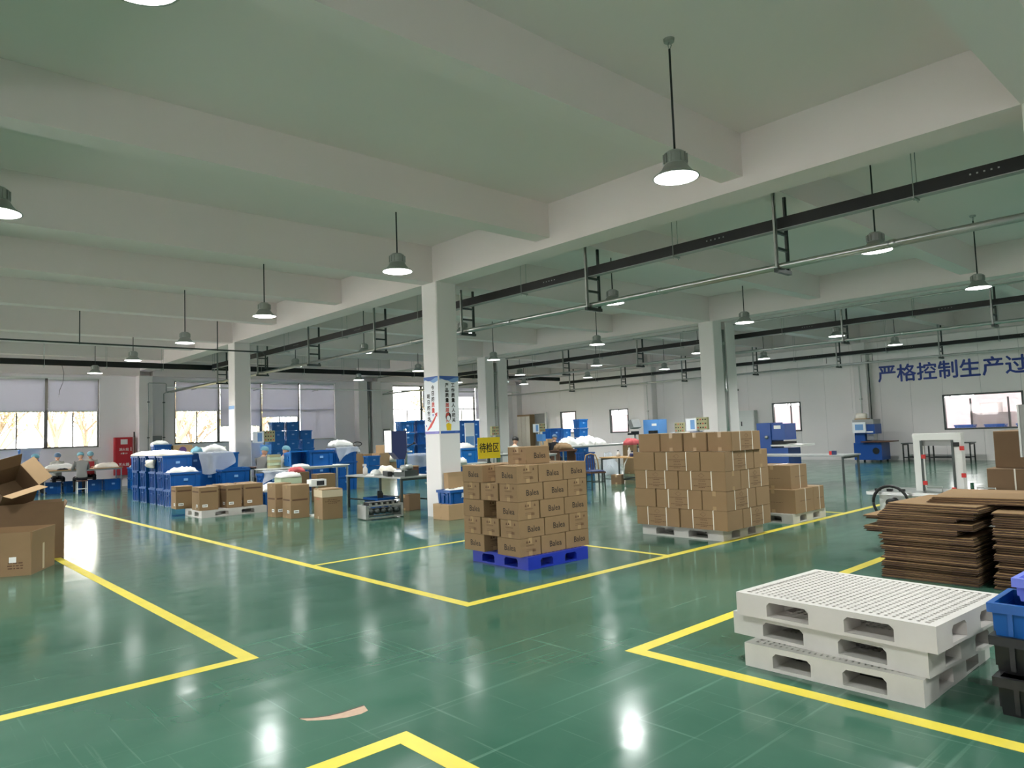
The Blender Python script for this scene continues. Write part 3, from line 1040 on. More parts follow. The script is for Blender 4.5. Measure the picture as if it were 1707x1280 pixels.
def box_mesh(l, w, h, m, seam=True):
    """closed carton: bevelled body with a slightly bowed lid; origin at the base centre, l along X, w along Y"""
    k = (round(l, 3), round(w, 3), round(h, 3), m)
    if k in BOXM:
        return BOXM[k]
    c = 0.006
    a, b = l / 2, w / 2
    ring = lambda e, z: [(-a + e, -b, z), (a - e, -b, z), (a, -b + e, z), (a, b - e, z), (a - e, b, z), (-a + e, b, z), (-a, b - e, z), (-a, -b + e, z)]
    ins = lambda z: [(-a + c, -b + c, z), (a - c, -b + c, z), (a - c, -b + c, z), (a - c, b - c, z), (a - c, b - c, z), (-a + c, b - c, z), (-a + c, b - c, z), (-a + c, -b + c, z)]
    mb = MB()
    vs = ring(c, 0.002) + ring(c, h - c)
    fs = [(i, (i + 1) % 8, 8 + (i + 1) % 8, 8 + i) for i in range(8)] + [tuple(reversed(range(8)))]
    mb.add(vs, fs)
    n = len(mb.v)
    # lid: two flaps meeting along the length with a fine gap
    g = 0.003
    for s in (-1, 1):
        y0, y1 = (-b + c * 0.3, -g) if s < 0 else (g, b - c * 0.3)
        mb.add([(-a + c * .3, y0, h - c), (a - c * .3, y0, h - c), (a - c * .3, y1, h - c), (-a + c * .3, y1, h - c), (-a + c, y0 + c, h), (a - c, y0 + c, h), (a - c, y1, h), (-a + c, y1, h)],
               [(4, 5, 6, 7), (0, 1, 5, 4), (1, 2, 6, 5), (2, 3, 7, 6), (3, 0, 4, 7)])
    mb.add([(-a + c, -g, h - 0.004), (a - c, -g, h - 0.004), (a - c, g, h - 0.004), (-a + c, g, h - 0.004)], [(0, 1, 2, 3)])
    BOXM[k] = mb.mesh('carton_body', m)
    return BOXM[k]


TAPE = {}


def tape_mesh(l, h, m, wd=0.055, drop=0.07):
    k = (round(l, 3), round(h, 3), m)
    if k not in TAPE:
        mb = MB()
        a = l / 2 + 0.0012
        mb.box(-a, -wd / 2, h, a, wd / 2, h + 0.001)
        for s in (-1, 1):
            mb.box(min(s * (a - 0.001), s * a), -wd / 2, h - drop, max(s * (a - 0.001), s * a), wd / 2, h)
            mb.box(min(s * (a - 0.001), s * a), -wd / 2, 0.004, max(s * (a - 0.001), s * a), wd / 2, drop * 0.8)
        TAPE[k] = mb.mesh('tape', m)
    return TAPE[k]


STRAP = {}


def strap_mesh(w, h):
    k = (round(w, 3), round(h, 3))
    if k not in STRAP:
        mb = MB()
        b = w / 2 + 0.0015
        mb.box(-0.007, -b, 0.001, 0.007, -b + 0.0014, h + 0.0015)
        mb.box(-0.007, b - 0.0014, 0.001, 0.007, b, h + 0.0015)
        mb.box(-0.007, -b, h, 0.007, b, h + 0.0015)
        STRAP[k] = mb.mesh('strap', 'strap_white')
    return STRAP[k]


def carton(l, w, h, x, y, z, rz, label, group=None, m='cardboard', tape='packing_tape', straps=(), prints=(), name='carton', cat='carton'):
    t = tag(put(name, box_mesh(l, w, h, m), None, (x, y, z), R(rz)), label, cat, group)
    if tape:
        put('tape', tape_mesh(l, h, tape), t)
    for sx in straps:
        put('strap', strap_mesh(w, h), t, (sx * l / 2, 0, 0))
    for kind, me, px, pz in prints:
        # kind: which face carries the print
        if kind == 'y-':
            put('printing', me, t, (px, -w / 2 - 0.001, pz), 0, (0, 0, 0) if me.name.startswith('printing') else FACE_NY)
        elif kind == 'y+':
            put('printing', me, t, (px, w / 2 + 0.001, pz), 0, (0, 0, PI) if me.name.startswith('printing') else (PI / 2, 0, PI))
        elif kind == 'x-':
            put('printing', me, t, (-l / 2 - 0.0015, px, pz), 0, (0, 0, -PI / 2) if me.name.startswith('printing') else FACE_NX)
        elif kind == 'x+':
            put('printing', me, t, (l / 2 + 0.0015, px, pz), 0, (0, 0, PI / 2) if me.name.startswith('printing') else (PI / 2, 0, PI / 2))
    return t


# ---- lettered cartons on the blue pallet
BL, BW, BH = 0.405, 0.335, 0.209
LOGO = text_mesh('Balea', 0.098, 'ink_black', 0.0006)


def mark_mesh():
    mb = MB()
    for x in (-0.055, -0.015, 0.09):
        mb.add([(x - 0.012, 0, 0.045), (x + 0.012, 0, 0.045), (x + 0.012, 0, 0.055), (x, 0, 0.078), (x - 0.012, 0, 0.055)], [(0, 1, 2, 3, 4)])
    for z in (0.02, 0.012, -0.03, -0.05):
        mb.add([(-0.07, 0, z), (0.06, 0, z), (0.06, 0, z + 0.003), (-0.07, 0, z + 0.003)], [(0, 1, 2, 3)])
    for q in range(6):
        mb.add([(0.03 + q * 0.009, 0, -0.06), (0.035 + q * 0.009, 0, -0.06), (0.035 + q * 0.009, 0, -0.03), (0.03 + q * 0.009, 0, -0.03)], [(0, 1, 2, 3)])
    return mb.mesh('printing_marks', 'ink_brown')


MARK = mark_mesh()
ang = -1.2
ca, sa = math.cos(R(ang)), math.sin(R(ang))
BX0, BY0 = 5.655, 6.155


def bl_put(u, v, z, turned, label, jr=0.8, big=True):
    """u along the right face, v along the left face, measured to the carton centre"""
    rnd = random.Random(hash((round(u, 2), round(v, 2), round(z, 2))) % 1000)
    x = BX0 + u * ca - v * sa
    y = BY0 + u * sa + v * ca
    pr = [('y-', LOGO, 0.03, BH / 2 - 0.005), ('y+', LOGO, 0, BH / 2 - 0.005), ('x-', MARK, 0, BH / 2), ('x+', MARK, 0, BH / 2)]
    return carton(BL, BW, BH, x, y, z, ang + (-90 if turned else 0) + rnd.uniform(-jr, jr), label, 'lettered cartons on the blue pallet', 'cardboard', 'packing_tape', (), pr)


LAY = ['bottom', 'second', 'third', 'fourth', 'fifth']
G_ = 0.012
for r in range(5):
    z = 0.15 + 0.211 * r
    nm = '%s layer of the blue-pallet stack' % LAY[r]
    if r % 2 == 0:
        # left face: two long sides with a gap; right face: one end then two long sides
        bl_put(BW / 2, BL / 2, z, True, 'lettered carton at the near corner, %s' % nm)
        bl_put(BW / 2, 1.055 - BL / 2, z, True, 'lettered carton beyond the gap on the left face, %s' % nm)
        for q in range(2):
            bl_put(BW + G_ + BL / 2 + q * (BL + G_), BW / 2, z, False, 'lettered carton %s on the right face, %s' % (('in the middle', 'at the end')[q], nm))
        if r == 4:
            for q in range(2):
                bl_put(BW + G_ + BL / 2 + q * (BL + G_), 1.05 - BW / 2, z, False, 'lettered carton at the back of the top full layer, %s' % ('nearer the poster column' if q == 0 else 'nearer the chair'))
                bl_put(BW + G_ + BL / 2 + q * (BL + G_), BW * 1.5 + G_, z, False, 'lettered carton in the middle of the top full layer, %s' % ('on the left' if q == 0 else 'on the right'))
    else:
        for q in range(3):
            bl_put(BL / 2, BW / 2 + q * (BW + 0.022), z, False, '%s end-on lettered carton from the near corner, %s' % (ORD[q], nm))
        bl_put(BL + G_ + BL / 2, BW / 2, z, False, 'lettered carton in the middle of the right face, %s' % nm)
        bl_put(2 * (BL + G_) + BW / 2, BL / 2, z, True, 'lettered carton end-on at the far right end, %s' % nm)
bl_put(0.52, 0.36, 0.15 + 0.211 * 5, False, 'single lettered carton sitting alone on top of the blue-pallet stack', 3)

# ---- strapped cartons on the white pallet
SL, SW, SH = 0.765, 0.385, 0.268


def strap_print(l):
    mb = MB()
    mb.tube([(-0.05, 0, 0.075), (0, 0, 0.105), (0.05, 0, 0.075), (0, 0, 0.045), (-0.05, 0, 0.075)], 0.0016, 4)
    rnd = random.Random(4)
    for z, w in ((0.02, 0.30), (-0.005, 0.10), (-0.045, 0.1), (-0.075, 0.26), (-0.095, 0.1)):
        x = -w / 2
        while x < w / 2:
            e = rnd.uniform(0.008, 0.03)
            mb.add([(x, -0.0006, z), (x + e, -0.0006, z), (x + e, -0.0006, z + 0.008), (x, -0.0006, z + 0.008)], [(0, 1, 2, 3)])
            x += e + 0.006
    return mb.mesh('printing_strapped', 'ink_brown')


SPR = strap_print(SL)
WX0, WY0 = 8.72, 5.30


def st_put(u, v, r, turned, label, dx=0.0, jr=1.0, flip=False):
    rnd = random.Random(int(u * 100 + v * 31 + r * 7))
    return carton(SL, SW, SH, WX0 + u + dx, WY0 + v, 0.15 + 0.2695 * r, (-90 if turned else 0) + rnd.uniform(-jr, jr), label, 'strapped cartons on the tall white-pallet stack',
                  'cardboard', None if rnd.random() < 0.4 else 'packing_tape', (-0.45, 0.42), [('y-', SPR, 0.0, SH / 2), ('y+', SPR, 0.0, SH / 2)])


for r in range(5):
    nm = '%s layer of the tall stack' % LAY[r]
    if r in (0, 2):
        st_put(SW / 2, SL / 2, r, True, 'strapped carton on the near half of the left face, %s' % nm)
        st_put(SW / 2, SL * 1.5 + 0.015, r, True, 'strapped carton on the far half of the left face, %s' % nm)
        st_put(SW + 0.012 + SL / 2, SW / 2, r, False, 'strapped carton along the right face, %s' % nm)
    elif r in (1, 3):
        st_put(SL / 2, SW / 2, r, False, 'strapped carton end-on at the near corner, %s' % nm)
        st_put(SW / 2, SW + 0.015 + SL / 2, r, True, 'strapped carton broadside in the middle of the left face, %s' % nm)
        st_put(SL / 2, SW * 1.5 + SL + 0.03, r, False, 'strapped carton end-on at the far left corner, %s' % nm)
        st_put(SL + 0.012 + SW / 2, SL / 2, r, True, 'strapped carton end-on at the far right corner, %s' % nm)
        if r == 3:
            st_put(SL + 0.012 + SW / 2, SL * 1.5 + 0.02, r, True, 'strapped carton hidden at the back right, fourth layer of the tall strapped stack')
            st_put(SW * 1.5 + 0.01, SW + 0.015 + SL / 2, r, True, 'strapped carton in the core of the fourth layer of the tall strapped stack')
    else:
        for q in range(4):
            st_put(SL / 2 + 0.02, SW / 2 + q * (SW + 0.008) - 0.02, r, False, '%s strapped carton from the near corner, top layer of the tall stack' % ORD[q], dx=0.16 - q * 0.02)
# ---- low dark stack on the next pallet
for z, x, y, l, w, h, rz, lab in ((0.15, 11.23, 5.80, 0.62, 0.75, 0.38, 0, 'dark banded carton at the near corner of the low stack'),
                                  (0.15, 11.74, 5.80, 0.38, 0.75, 0.38, 0, 'banded carton at the right end of the low stack, bottom row'),
                                  (0.53, 11.25, 5.82, 0.60, 0.62, 0.38, 2, 'taller upper carton at the near corner of the low stack'),
                                  (0.53, 11.2, 6.46, 0.60, 0.55, 0.38, -2, 'upper carton at the back left of the low stack'),
                                  (0.15, 11.25, 6.46, 0.66, 0.52, 0.38, 0, 'lower carton at the back left of the low stack')):
    c = carton(l, w, h, x, y, z, rz, lab, 'cartons on the low pallet stack', 'cardboard', 'packing_tape', (0.1,), [('x-', hatch_mesh(w * 0.7, 0.012, 1, 'ink_brown', 1), 0, h * 0.45), ('y-', hatch_mesh(l * 0.6, 0.02, 1, 'ink_brown', 2), 0.03, h * 0.5)])
# ---- cartons behind the flat boards
for z, x, y, l, w, h, rz, lab in ((0.15, 10.5, 2.02, 0.95, 1.06, 0.40, 0, 'brown carton resting on the pallet behind the flat boards'),
                                  (0.55, 10.48, 2.04, 0.95, 1.06, 0.41, 1, 'brown carton with one pale strap in the middle behind the flat boards'),
                                  (0.962, 10.52, 1.98, 0.85, 1.0, 0.44, -2, 'big plain brown carton on top behind the flat boards')):
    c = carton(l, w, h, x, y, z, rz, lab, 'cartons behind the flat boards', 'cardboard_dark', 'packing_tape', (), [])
    if 'strap' in lab:
        part('strap', MB().box(-l / 2 - 0.0015, 0.24, 0.0, -l / 2, 0.256, h), 'strap_white', c)

# ---- upright cartons on the left pallet and on the floor
def stripe_mesh(w):
    k = ('stripe', w)
    if k not in HATCH:
        HATCH[k] = MB().add([(-w / 2, 0, -0.016), (w / 2, 0, -0.016), (w / 2, 0, 0.016), (-w / 2, 0, 0.016)], [(0, 1, 2, 3)]).mesh('printing_stripe', 'ink_brown')
    return HATCH[k]


def tag_mesh(w=0.11, h=0.06):
    k = ('tag', w)
    if k not in HATCH:
        mb = MB().add([(-w / 2, 0, -h / 2), (w / 2, 0, -h / 2), (w / 2, 0, h / 2), (-w / 2, 0, h / 2)], [(0, 1, 2, 3)])
        mb.mi = 1
        for q in range(4):
            x = -w * 0.32 + q * w * 0.18
            mb.add([(x, -0.0006, -h * 0.22), (x + w * 0.1, -0.0006, -h * 0.22), (x + w * 0.1, -0.0006, h * 0.22), (x, -0.0006, h * 0.22)], [(0, 1, 2, 3)])
        HATCH[k] = mb.mesh('printing_tag', ['label_white', 'ink_black'])
    return HATCH[k]


def upright(x, y, z, l, w, h, rz, lab, m='cardboard', sz=0.8):
    return carton(l, w, h, x, y, z, rz, lab, 'upright cartons on the left', m, 'packing_tape', (),
                  [('y-', stripe_mesh(round(l * 0.82, 2)), 0, h * sz), ('x-', stripe_mesh(round(w * 0.82, 2)), 0, h * sz), ('y-', tag_mesh(), -l * 0.2, h * 0.2), ('x-', tag_mesh(), -w * 0.2, h * 0.2)])


upright(5.42, 17.15, 0.15, 0.36, 0.40, 0.50, -3, 'upright carton at the back left corner of the left pallet')
upright(5.62, 16.26, 0.15, 0.40, 0.52, 0.50, -2, 'upright carton at the near left corner of the left pallet')
upright(5.915, 16.62, 0.15, 0.16, 0.42, 0.50, 0, 'narrow upright carton tucked behind on the left pallet')
upright(6.18, 16.32, 0.15, 0.34, 0.50, 0.50, 2, 'upright carton in the middle of the left pallet')
upright(6.64, 16.35, 0.15, 0.44, 0.50, 0.50, -1, 'upright carton at the right end of the left pallet with loose flap')
upright(6.24, 16.82, 0.15, 0.40, 0.36, 0.50, 1, 'upright carton in the back row of the left pallet')
upright(6.72, 16.8, 0.15, 0.40, 0.34, 0.50, -1, 'upright carton in the back right corner of the left pallet')
upright(6.71, 14.12, 0, 0.40, 0.42, 0.68, -2, 'tall carton standing on the floor, front one of the pair by the worktable', sz=0.55)
upright(6.60, 14.66, 0, 0.36, 0.38, 0.70, 2, 'tall carton standing on the floor, rear one of the pair by the worktable', sz=0.55)
c = carton(0.42, 0.5, 0.60, 7.03, 13.33, 0, -8, 'carton wrapped in glossy tape standing alone before the steel table', None, 'cardboard', 'shiny_tape', (), [('x-', hatch_mesh(0.3, 0.05, 2, 'ink_red', 9), 0, 0.4), ('y-', hatch_mesh(0.3, 0.1, 3, 'ink_brown', 8), 0, 0.35)])
part('tape_wrap', MB().box(-0.212, -0.252, 0.44, 0.212, 0.252, 0.58), 'shiny_tape', c)
carton(0.72, 0.5, 0.29, 8.48, 11.62 - 0.62, 0, 0, 'wide stained carton at the foot of the poster column under a blue tote', None, 'cardboard_light', 'packing_tape')


# ---- open cartons at the left edge
def open_carton(l, w, h, fl_h, x, y, z, rz, label, m='cardboard', angs=(80, 80, 85, 85), rot=None, inside='cardboard_light'):
    t = thing('open_carton', label, 'carton', (x, y, z), R(rz), 'open cartons in the left heap', rot)
    a, b, q = l / 2, w / 2, 0.006
    part('base', MB().box(-a, -b, 0, a, b, q), m, t)
    for nm, bx in (('side', (-a, -b, q, a, -b + q, h)), ('side', (-a, b - q, q, a, b, h)), ('side', (-a, -b + q, q, -a + q, b - q, h)), ('side', (a - q, -b + q, q, a, b - q, h))):
        part(nm, MB().box(*bx), m, t)
    # flaps hinge outward from the rim; angle 90 = standing straight up
    for (hx, hy, ax, ln), an in zip(((0, -b + q / 2, 0, l), (0, b - q / 2, 1, l), (-a + q / 2, 0, 2, w), (a - q / 2, 0, 3, w)), angs):
        o = part('flap', MB().box(-ln / 2 + 0.004, -q / 2, 0, ln / 2 - 0.004, q / 2, fl_h), inside if an < 60 else m, t)
        o.location = (hx, hy, h)
        o.rotation_euler = Euler((R(90 - an), 0, (0, PI, -PI / 2, PI / 2)[ax]))
    return t


oc = open_carton(0.9, 0.80, 0.30, 0.25, 1.44, 11.60, 0, -28, 'open low carton with printed squares at the front of the left heap', angs=(86, 88, 85, 88))
for q in range(6):
    part('printing', MB().add([(-0.02 + 0.055 * (q % 2), -0.402, 0.07 + 0.065 * (q // 2)), (0.02 + 0.055 * (q % 2), -0.402, 0.07 + 0.065 * (q // 2)), (0.02 + 0.055 * (q % 2), -0.402, 0.11 + 0.065 * (q // 2)), (-0.02 + 0.055 * (q % 2), -0.402, 0.11 + 0.065 * (q // 2))], [(0, 1, 2, 3)]), 'ink_brown', oc)
put('printing', hatch_mesh(0.2, 0.1, 3, 'ink_brown', 5), oc, (0.27, -0.402, 0.13))
part('label_sticker', MB().box(0.2, -0.403, 0.17, 0.28, -0.4005, 0.24), 'label_white', oc)
part('tape', MB().box(0.4505, -0.03, 0.02, 0.452, 0.03, 0.5), 'shiny_tape', oc)
open_carton(0.95, 0.7, 0.70, 0.12, 1.83, 12.78, 0, -8, 'tall open carton standing behind the front one in the left heap', 'cardboard_dark', angs=(88, 80, 70, 70))
oc = open_carton(0.52, 0.46, 0.34, 0.2, 1.60, 12.82, 0.93, 0, 'tipped open carton lying askew on top of the left heap', 'cardboard_dark', angs=(35, 80, 60, 30), rot=(R(44), R(-14), R(22)))
part('tape', MB().box(-0.262, -0.1, 0.02, -0.2605, 0.1, 0.33), 'shiny_tape', oc)
carton(0.6, 0.5, 0.42, 1.42, 13.6, 0.0, 10, 'low brown carton at the very back of the left heap', None, 'cardboard_dark')
carton(0.6, 0.5, 0.93, 1.42, 13.6, 0.43, 6, 'tall brown carton at the very back of the left heap', None, 'cardboard', 'packing_tape')


# ================================================================== FLAT BOARD STACKS
def flat_mesh(l, w, th, m='cardboard_edge'):
    mb = MB()
    f1 = l * 0.24
    # folded blank: lower sheet, gap fill and flap tails coloured dark as painted shade
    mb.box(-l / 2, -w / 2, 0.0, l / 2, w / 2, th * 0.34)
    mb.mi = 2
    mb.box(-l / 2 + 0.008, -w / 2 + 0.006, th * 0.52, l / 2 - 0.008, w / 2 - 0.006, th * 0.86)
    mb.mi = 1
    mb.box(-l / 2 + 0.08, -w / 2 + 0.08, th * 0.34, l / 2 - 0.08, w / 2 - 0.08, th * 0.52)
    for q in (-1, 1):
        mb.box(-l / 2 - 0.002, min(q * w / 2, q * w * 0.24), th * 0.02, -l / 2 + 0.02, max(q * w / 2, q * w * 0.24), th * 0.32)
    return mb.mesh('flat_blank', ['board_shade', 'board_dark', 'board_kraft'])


TH = 0.0205
FM = [flat_mesh(1.02, 0.86, TH), flat_mesh(1.02, 0.94, TH), flat_mesh(0.98, 0.82, TH)]
for side, (cx, cy, n) in enumerate(((8.22, 2.54, 35), (8.25, 1.56, 33))):
    rnd = random.Random(20 + side)
    ox = oy = orr = 0
    for i in range(n):
        if i % 6 == 0:
            ox, oy, orr = rnd.uniform(-0.012, 0.012), rnd.uniform(-0.012, 0.012), rnd.uniform(-0.25, 0.25)
        sh = 0.0
        if side == 0 and i in (21, 22, 23, 27, 28):
            sh = 0.14
        if i >= n - 3:
            orr = -5 if side == 0 else 4
            oy = -0.10 if side == 0 else 0.02
        me = FM[rnd.choice((0, 0, 2))]
        bundle = ('left', 'right')[side]
        tag(put('flattened_carton', me, None, (cx + ox + rnd.uniform(-0.007, 0.007), cy + oy + sh + rnd.uniform(-0.006, 0.006), 0.003 + i * (TH + 0.0008)), R(orr + rnd.uniform(-0.15, 0.15))),
            'flattened brown carton, %s from the floor in the %s bundle of boards' % (ordn(i), bundle), 'cardboard', 'flattened cartons in two bundles')
top = 0.003 + 35 * (TH + 0.0008)
for q in range(3):
    tag(put('flattened_carton', FM[1], None, (8.42 + 0.01 * q, 2.08 - 0.01 * q, top + q * (TH + 0.0008)), R(-88 + 2 * q)),
        'flattened brown carton lying across both bundles, %s of the three on top' % ('lowest', 'middle', 'uppermost')[q], 'cardboard', 'flattened cartons in two bundles')


# ================================================================== TOTES
def make_tote(l, w, h, m, name='plastic_tote', lip=True):
    """open-topped stacking tote: l along X, w along Y, origin at base centre"""
    t = thing(name, '', 'tote')
    a, b, q = l / 2, w / 2, 0.012
    tp = 0.012
    mb = MB()
    # outer shell tapering to the base, inner shell, floor
    z1 = h - 0.05
    o0 = [(-a + tp + .02, -b + tp + .02), (a - tp - .02, -b + tp + .02), (a - tp - .02, b - tp - .02), (-a + tp + .02, b - tp - .02)]
    o1 = [(-a + .02, -b + .02), (a - .02, -b + .02), (a - .02, b - .02), (-a + .02, b - .02)]
    vs = [(x, y, 0) for x, y in o0] + [(x, y, z1) for x, y in o1] + [(x * (1 - 2 * q / l), y * (1 - 2 * q / w), z1) for x, y in o1] + [(x * (1 - 2 * q / l), y * (1 - 2 * q / w), q) for x, y in o0]
    fs = [(3, 2, 1, 0)]
    for k in range(4):
        n = (k + 1) % 4
        fs += [(k, n, 4 + n, 4 + k), (4 + k, 4 + n, 8 + n, 8 + k), (8 + k, 8 + n, 12 + n, 12 + k)]
    fs.append((12, 13, 14, 15))
    mb.add(vs, fs)
    part('body', mb, m, t)
    mb = MB()
    for x0, y0, x1, y1 in ((-a, -b, a, -b + 0.03), (-a, b - 0.03, a, b), (-a, -b + 0.03, -a + 0.03, b - 0.03), (a - 0.03, -b + 0.03, a, b - 0.03)):
        mb.box(x0, y0, h - 0.05, x1, y1, h)
    part('rim', mb, m, t)
    for s in (-1, 1):
        for dy in (-w * 0.28, 0, w * 0.28):
            part('rib', MB().box(min(s * (a - 0.022), s * (a - 0.004)), dy - 0.012, 0.02, max(s * (a - 0.022), s * (a - 0.004)), dy + 0.012, h - 0.05), m, t)
        part('handle', MB().box(min(s * (a - 0.024), s * a), -w * 0.17, h * 0.62, max(s * (a - 0.024), s * a), w * 0.17, h * 0.62 + 0.03), m, t)
    for s in (-1, 1):
        for k in (-0.33, 0.33):
            part('rib', MB().box(l * k - 0.012, min(s * (b - 0.022), s * (b - 0.008)), 0.02, l * k + 0.012, max(s * (b - 0.022), s * (b - 0.008)), h - 0.05), m, t)
    part('label_plate', MB().box(-0.05, -b + 0.005, h * 0.5, 0.05, -b + 0.02, h * 0.5 + 0.06), 'poster_sky', t)
    return t


TL_, TW_, TH_ = 0.78, 0.57, 0.435
big = make_tote(TL_, TW_, TH_, 'blue_plastic')
bigc = make_tote(TL_, TW_, TH_, 'blue_plastic_light')
med = make_tote(0.60, 0.42, 0.40, 'blue_plastic')
medc = make_tote(0.60, 0.42, 0.40, 'blue_plastic_light')
small = make_tote(0.66, 0.44, 0.26, 'blue_plastic')
black = make_tote(0.62, 0.46, 0.20, 'black_plastic')
NT = {}


def tote(proto, x, y, z, rz, label, group='blue totes'):
    n = NT.get(proto.name, 0)
    NT[proto.name] = n + 1
    return move_first(proto, n, (x, y, z), R(rz), label, group)


LEV = ['bottom', 'second', 'third', 'fourth', 'fifth', 'sixth']
# long row of stacks left of the left pallet
row = [(6.25, 19.72, 2), (6.27, 20.42, 3), (6.27, 21.1, 3), (6.28, 22.0, 3), (6.3, 22.85, 3)]
for i, (x, y, n) in enumerate(row):
    for k in range(n):
        tote(big, x, y, k * TH_, random.Random(i * 5 + k).uniform(-2, 2), 'blue tote, %s level of the %s stack from the front in the left row' % (LEV[k], ORD[i]), 'totes in the left row')
row2 = [(7.13, 20.5, 2, 'just right of the left row'), (7.05, 21.4, 3, 'behind the film-draped totes'), (7.6, 19.85, 2, 'in front of the left column'), (7.95, 20.75, 2, 'at the foot of the left column'), (7.1, 22.2, 3, 'deep behind the left row')]
for i, (x, y, n, w_) in enumerate(row2):
    for k in range(n):
        tote(big if i != 3 else bigc, x, y, k * TH_, random.Random(i * 7 + k + 50).uniform(-3, 3), 'blue tote, %s level of the stack %s' % (LEV[k], w_), 'totes beside the left row')
tote(bigc, 7.88, 21.36, 0.0, 3, 'lighter blue tote, bottom one behind the plastic film')
tote(bigc, 7.88, 21.36, TH_, -2, 'lighter blue tote, second up behind the plastic film')
tote(bigc, 7.88, 21.36, 2 * TH_, 2, 'lighter blue tote, third up behind the plastic film')
# soft goods lying on the totes
tag(put('cloth_heap', lump(0.9, 2.9, 0.16, 5, 22).mesh('cloth_heap', 'cream_cloth', True), None, (6.27, 21.62, 3 * TH_)), 'long cream heap of gloves spread along the left row of totes', 'cloth')
tag(put('cloth_heap', lump(0.24, 0.3, 0.24, 6, 10).mesh('cloth_heap', 'cream_cloth', True), None, (5.875, 20.9, 3 * TH_ - 0.22), 0, (R(0), R(-80), 0)), 'small clump of gloves hanging over the front of the left totes', 'cloth')
tag(put('plastic_film', lump(0.75, 0.55, 0.2, 8, 12, 0.6).mesh('plastic_film', 'white_cloth', True), None, (6.25, 19.72, 2 * TH_ - 0.02)), 'white film bag lying in the nearest front tote', 'bag')


def film(x0, x1, y, zt, zb, seed, dy, label, m='sheet_film', loc=(0, 0, 0), rz=0):
    """crumpled sheet draped over an edge: flat part then hanging part"""
    rnd = random.Random(seed)
    n, k = 14, 12
    vs, fs = [], []
    for j in range(k + 1):
        for i in range(n + 1):
            u, v = i / n, j / k
            x = x0 + (x1 - x0) * u + 0.04 * math.sin(5 * v + u * 7 + seed)
            if v < 0.4:
                yy, z = y + dy * (1 - v / 0.4), zt + 0.02 + 0.03 * rnd.random()
            else:
                q = (v - 0.4) / 0.6
                yy = y - 0.06 - 0.05 * math.sin(u * 11 + seed) * q - 0.05 * q
                z = zt + 0.015 - (zt - zb) * q * (0.65 + 0.35 * math.sin(u * 2.6 + 0.6 + seed * 0.1)) + 0.02 * rnd.random()
            vs.append((x, yy + 0.012 * rnd.random(), z))
    for j in range(k):
        for i in range(n):
            a = j * (n + 1) + i
            fs.append((a, a + 1, a + n + 2, a + n + 1))
    o = put('plastic_film', MB().add(vs, fs).mesh('plastic_film', m, True), None, loc, rz)
    return tag(o, label, 'plastic film')


film(6.82, 7.72, 20.15, 3 * TH_ + 0.01, 0.72, 3, 0.9, 'translucent film draped over the blue totes beside the left row')
tag(put('cloth_heap', lump(0.7, 0.5, 0.26, 15, 14).mesh('cloth_heap', 'white_cloth', True), None, (7.65, 21.4, 3 * TH_)), 'white bundle with teal wrap lying on the light blue totes', 'cloth')
tag(put('cloth_heap', lump(0.3, 0.3, 0.2, 16, 10).mesh('cloth_heap', 'cap_teal', True), None, (7.15, 21.35, 3 * TH_)), 'teal crumpled wrap on the totes under the far windows', 'cloth')
# far tote and printed carton under the windows
for k in range(4):
    tote(med, 7.9, 27.2, k * 0.40, 0, 'blue tote, %s level of the lone stack before the grey junction box' % LEV[k])
tag(put('cloth_heap', lump(0.55, 0.4, 0.16, 18, 12).mesh('cloth_heap', 'white_cloth', True), None, (7.85, 27.2, 1.6)), 'white heap on the lone tote stack before the junction box', 'cloth')
for k in range(3):
    tote(med, 8.58, 27.25, k * 0.40, 0, 'blue tote, %s level below the printed carton under the window' % LEV[k])
carton(0.66, 0.44, 0.36, 8.58, 27.25, 1.2, 0, 'brown carton with a round purple mark under the second window', None, 'cardboard_light', 'packing_tape', (), [('y-', text_mesh('●', 0.34, 'ink_purple'), 0, 0.18)])
t = thing('folding_table', 'pale folding table with pink sheet beneath the second window', 'table', (9.6, 27.6, 0))
part('top', MB().box(-0.6, -0.35, 1.42, 0.6, 0.35, 1.45), 'table_white', t)
part('cloth_front', MB().box(-0.58, -0.37, 1.0, 0.58, -0.355, 1.44), 'cream_cloth', t)
for sx in (-0.55, 0.55):
    for sy in (-0.3, 0.3):
        part('leg', MB().box(sx - 0.02, sy - 0.02, 0, sx + 0.02, sy + 0.02, 1.42), 'galvanised', t)


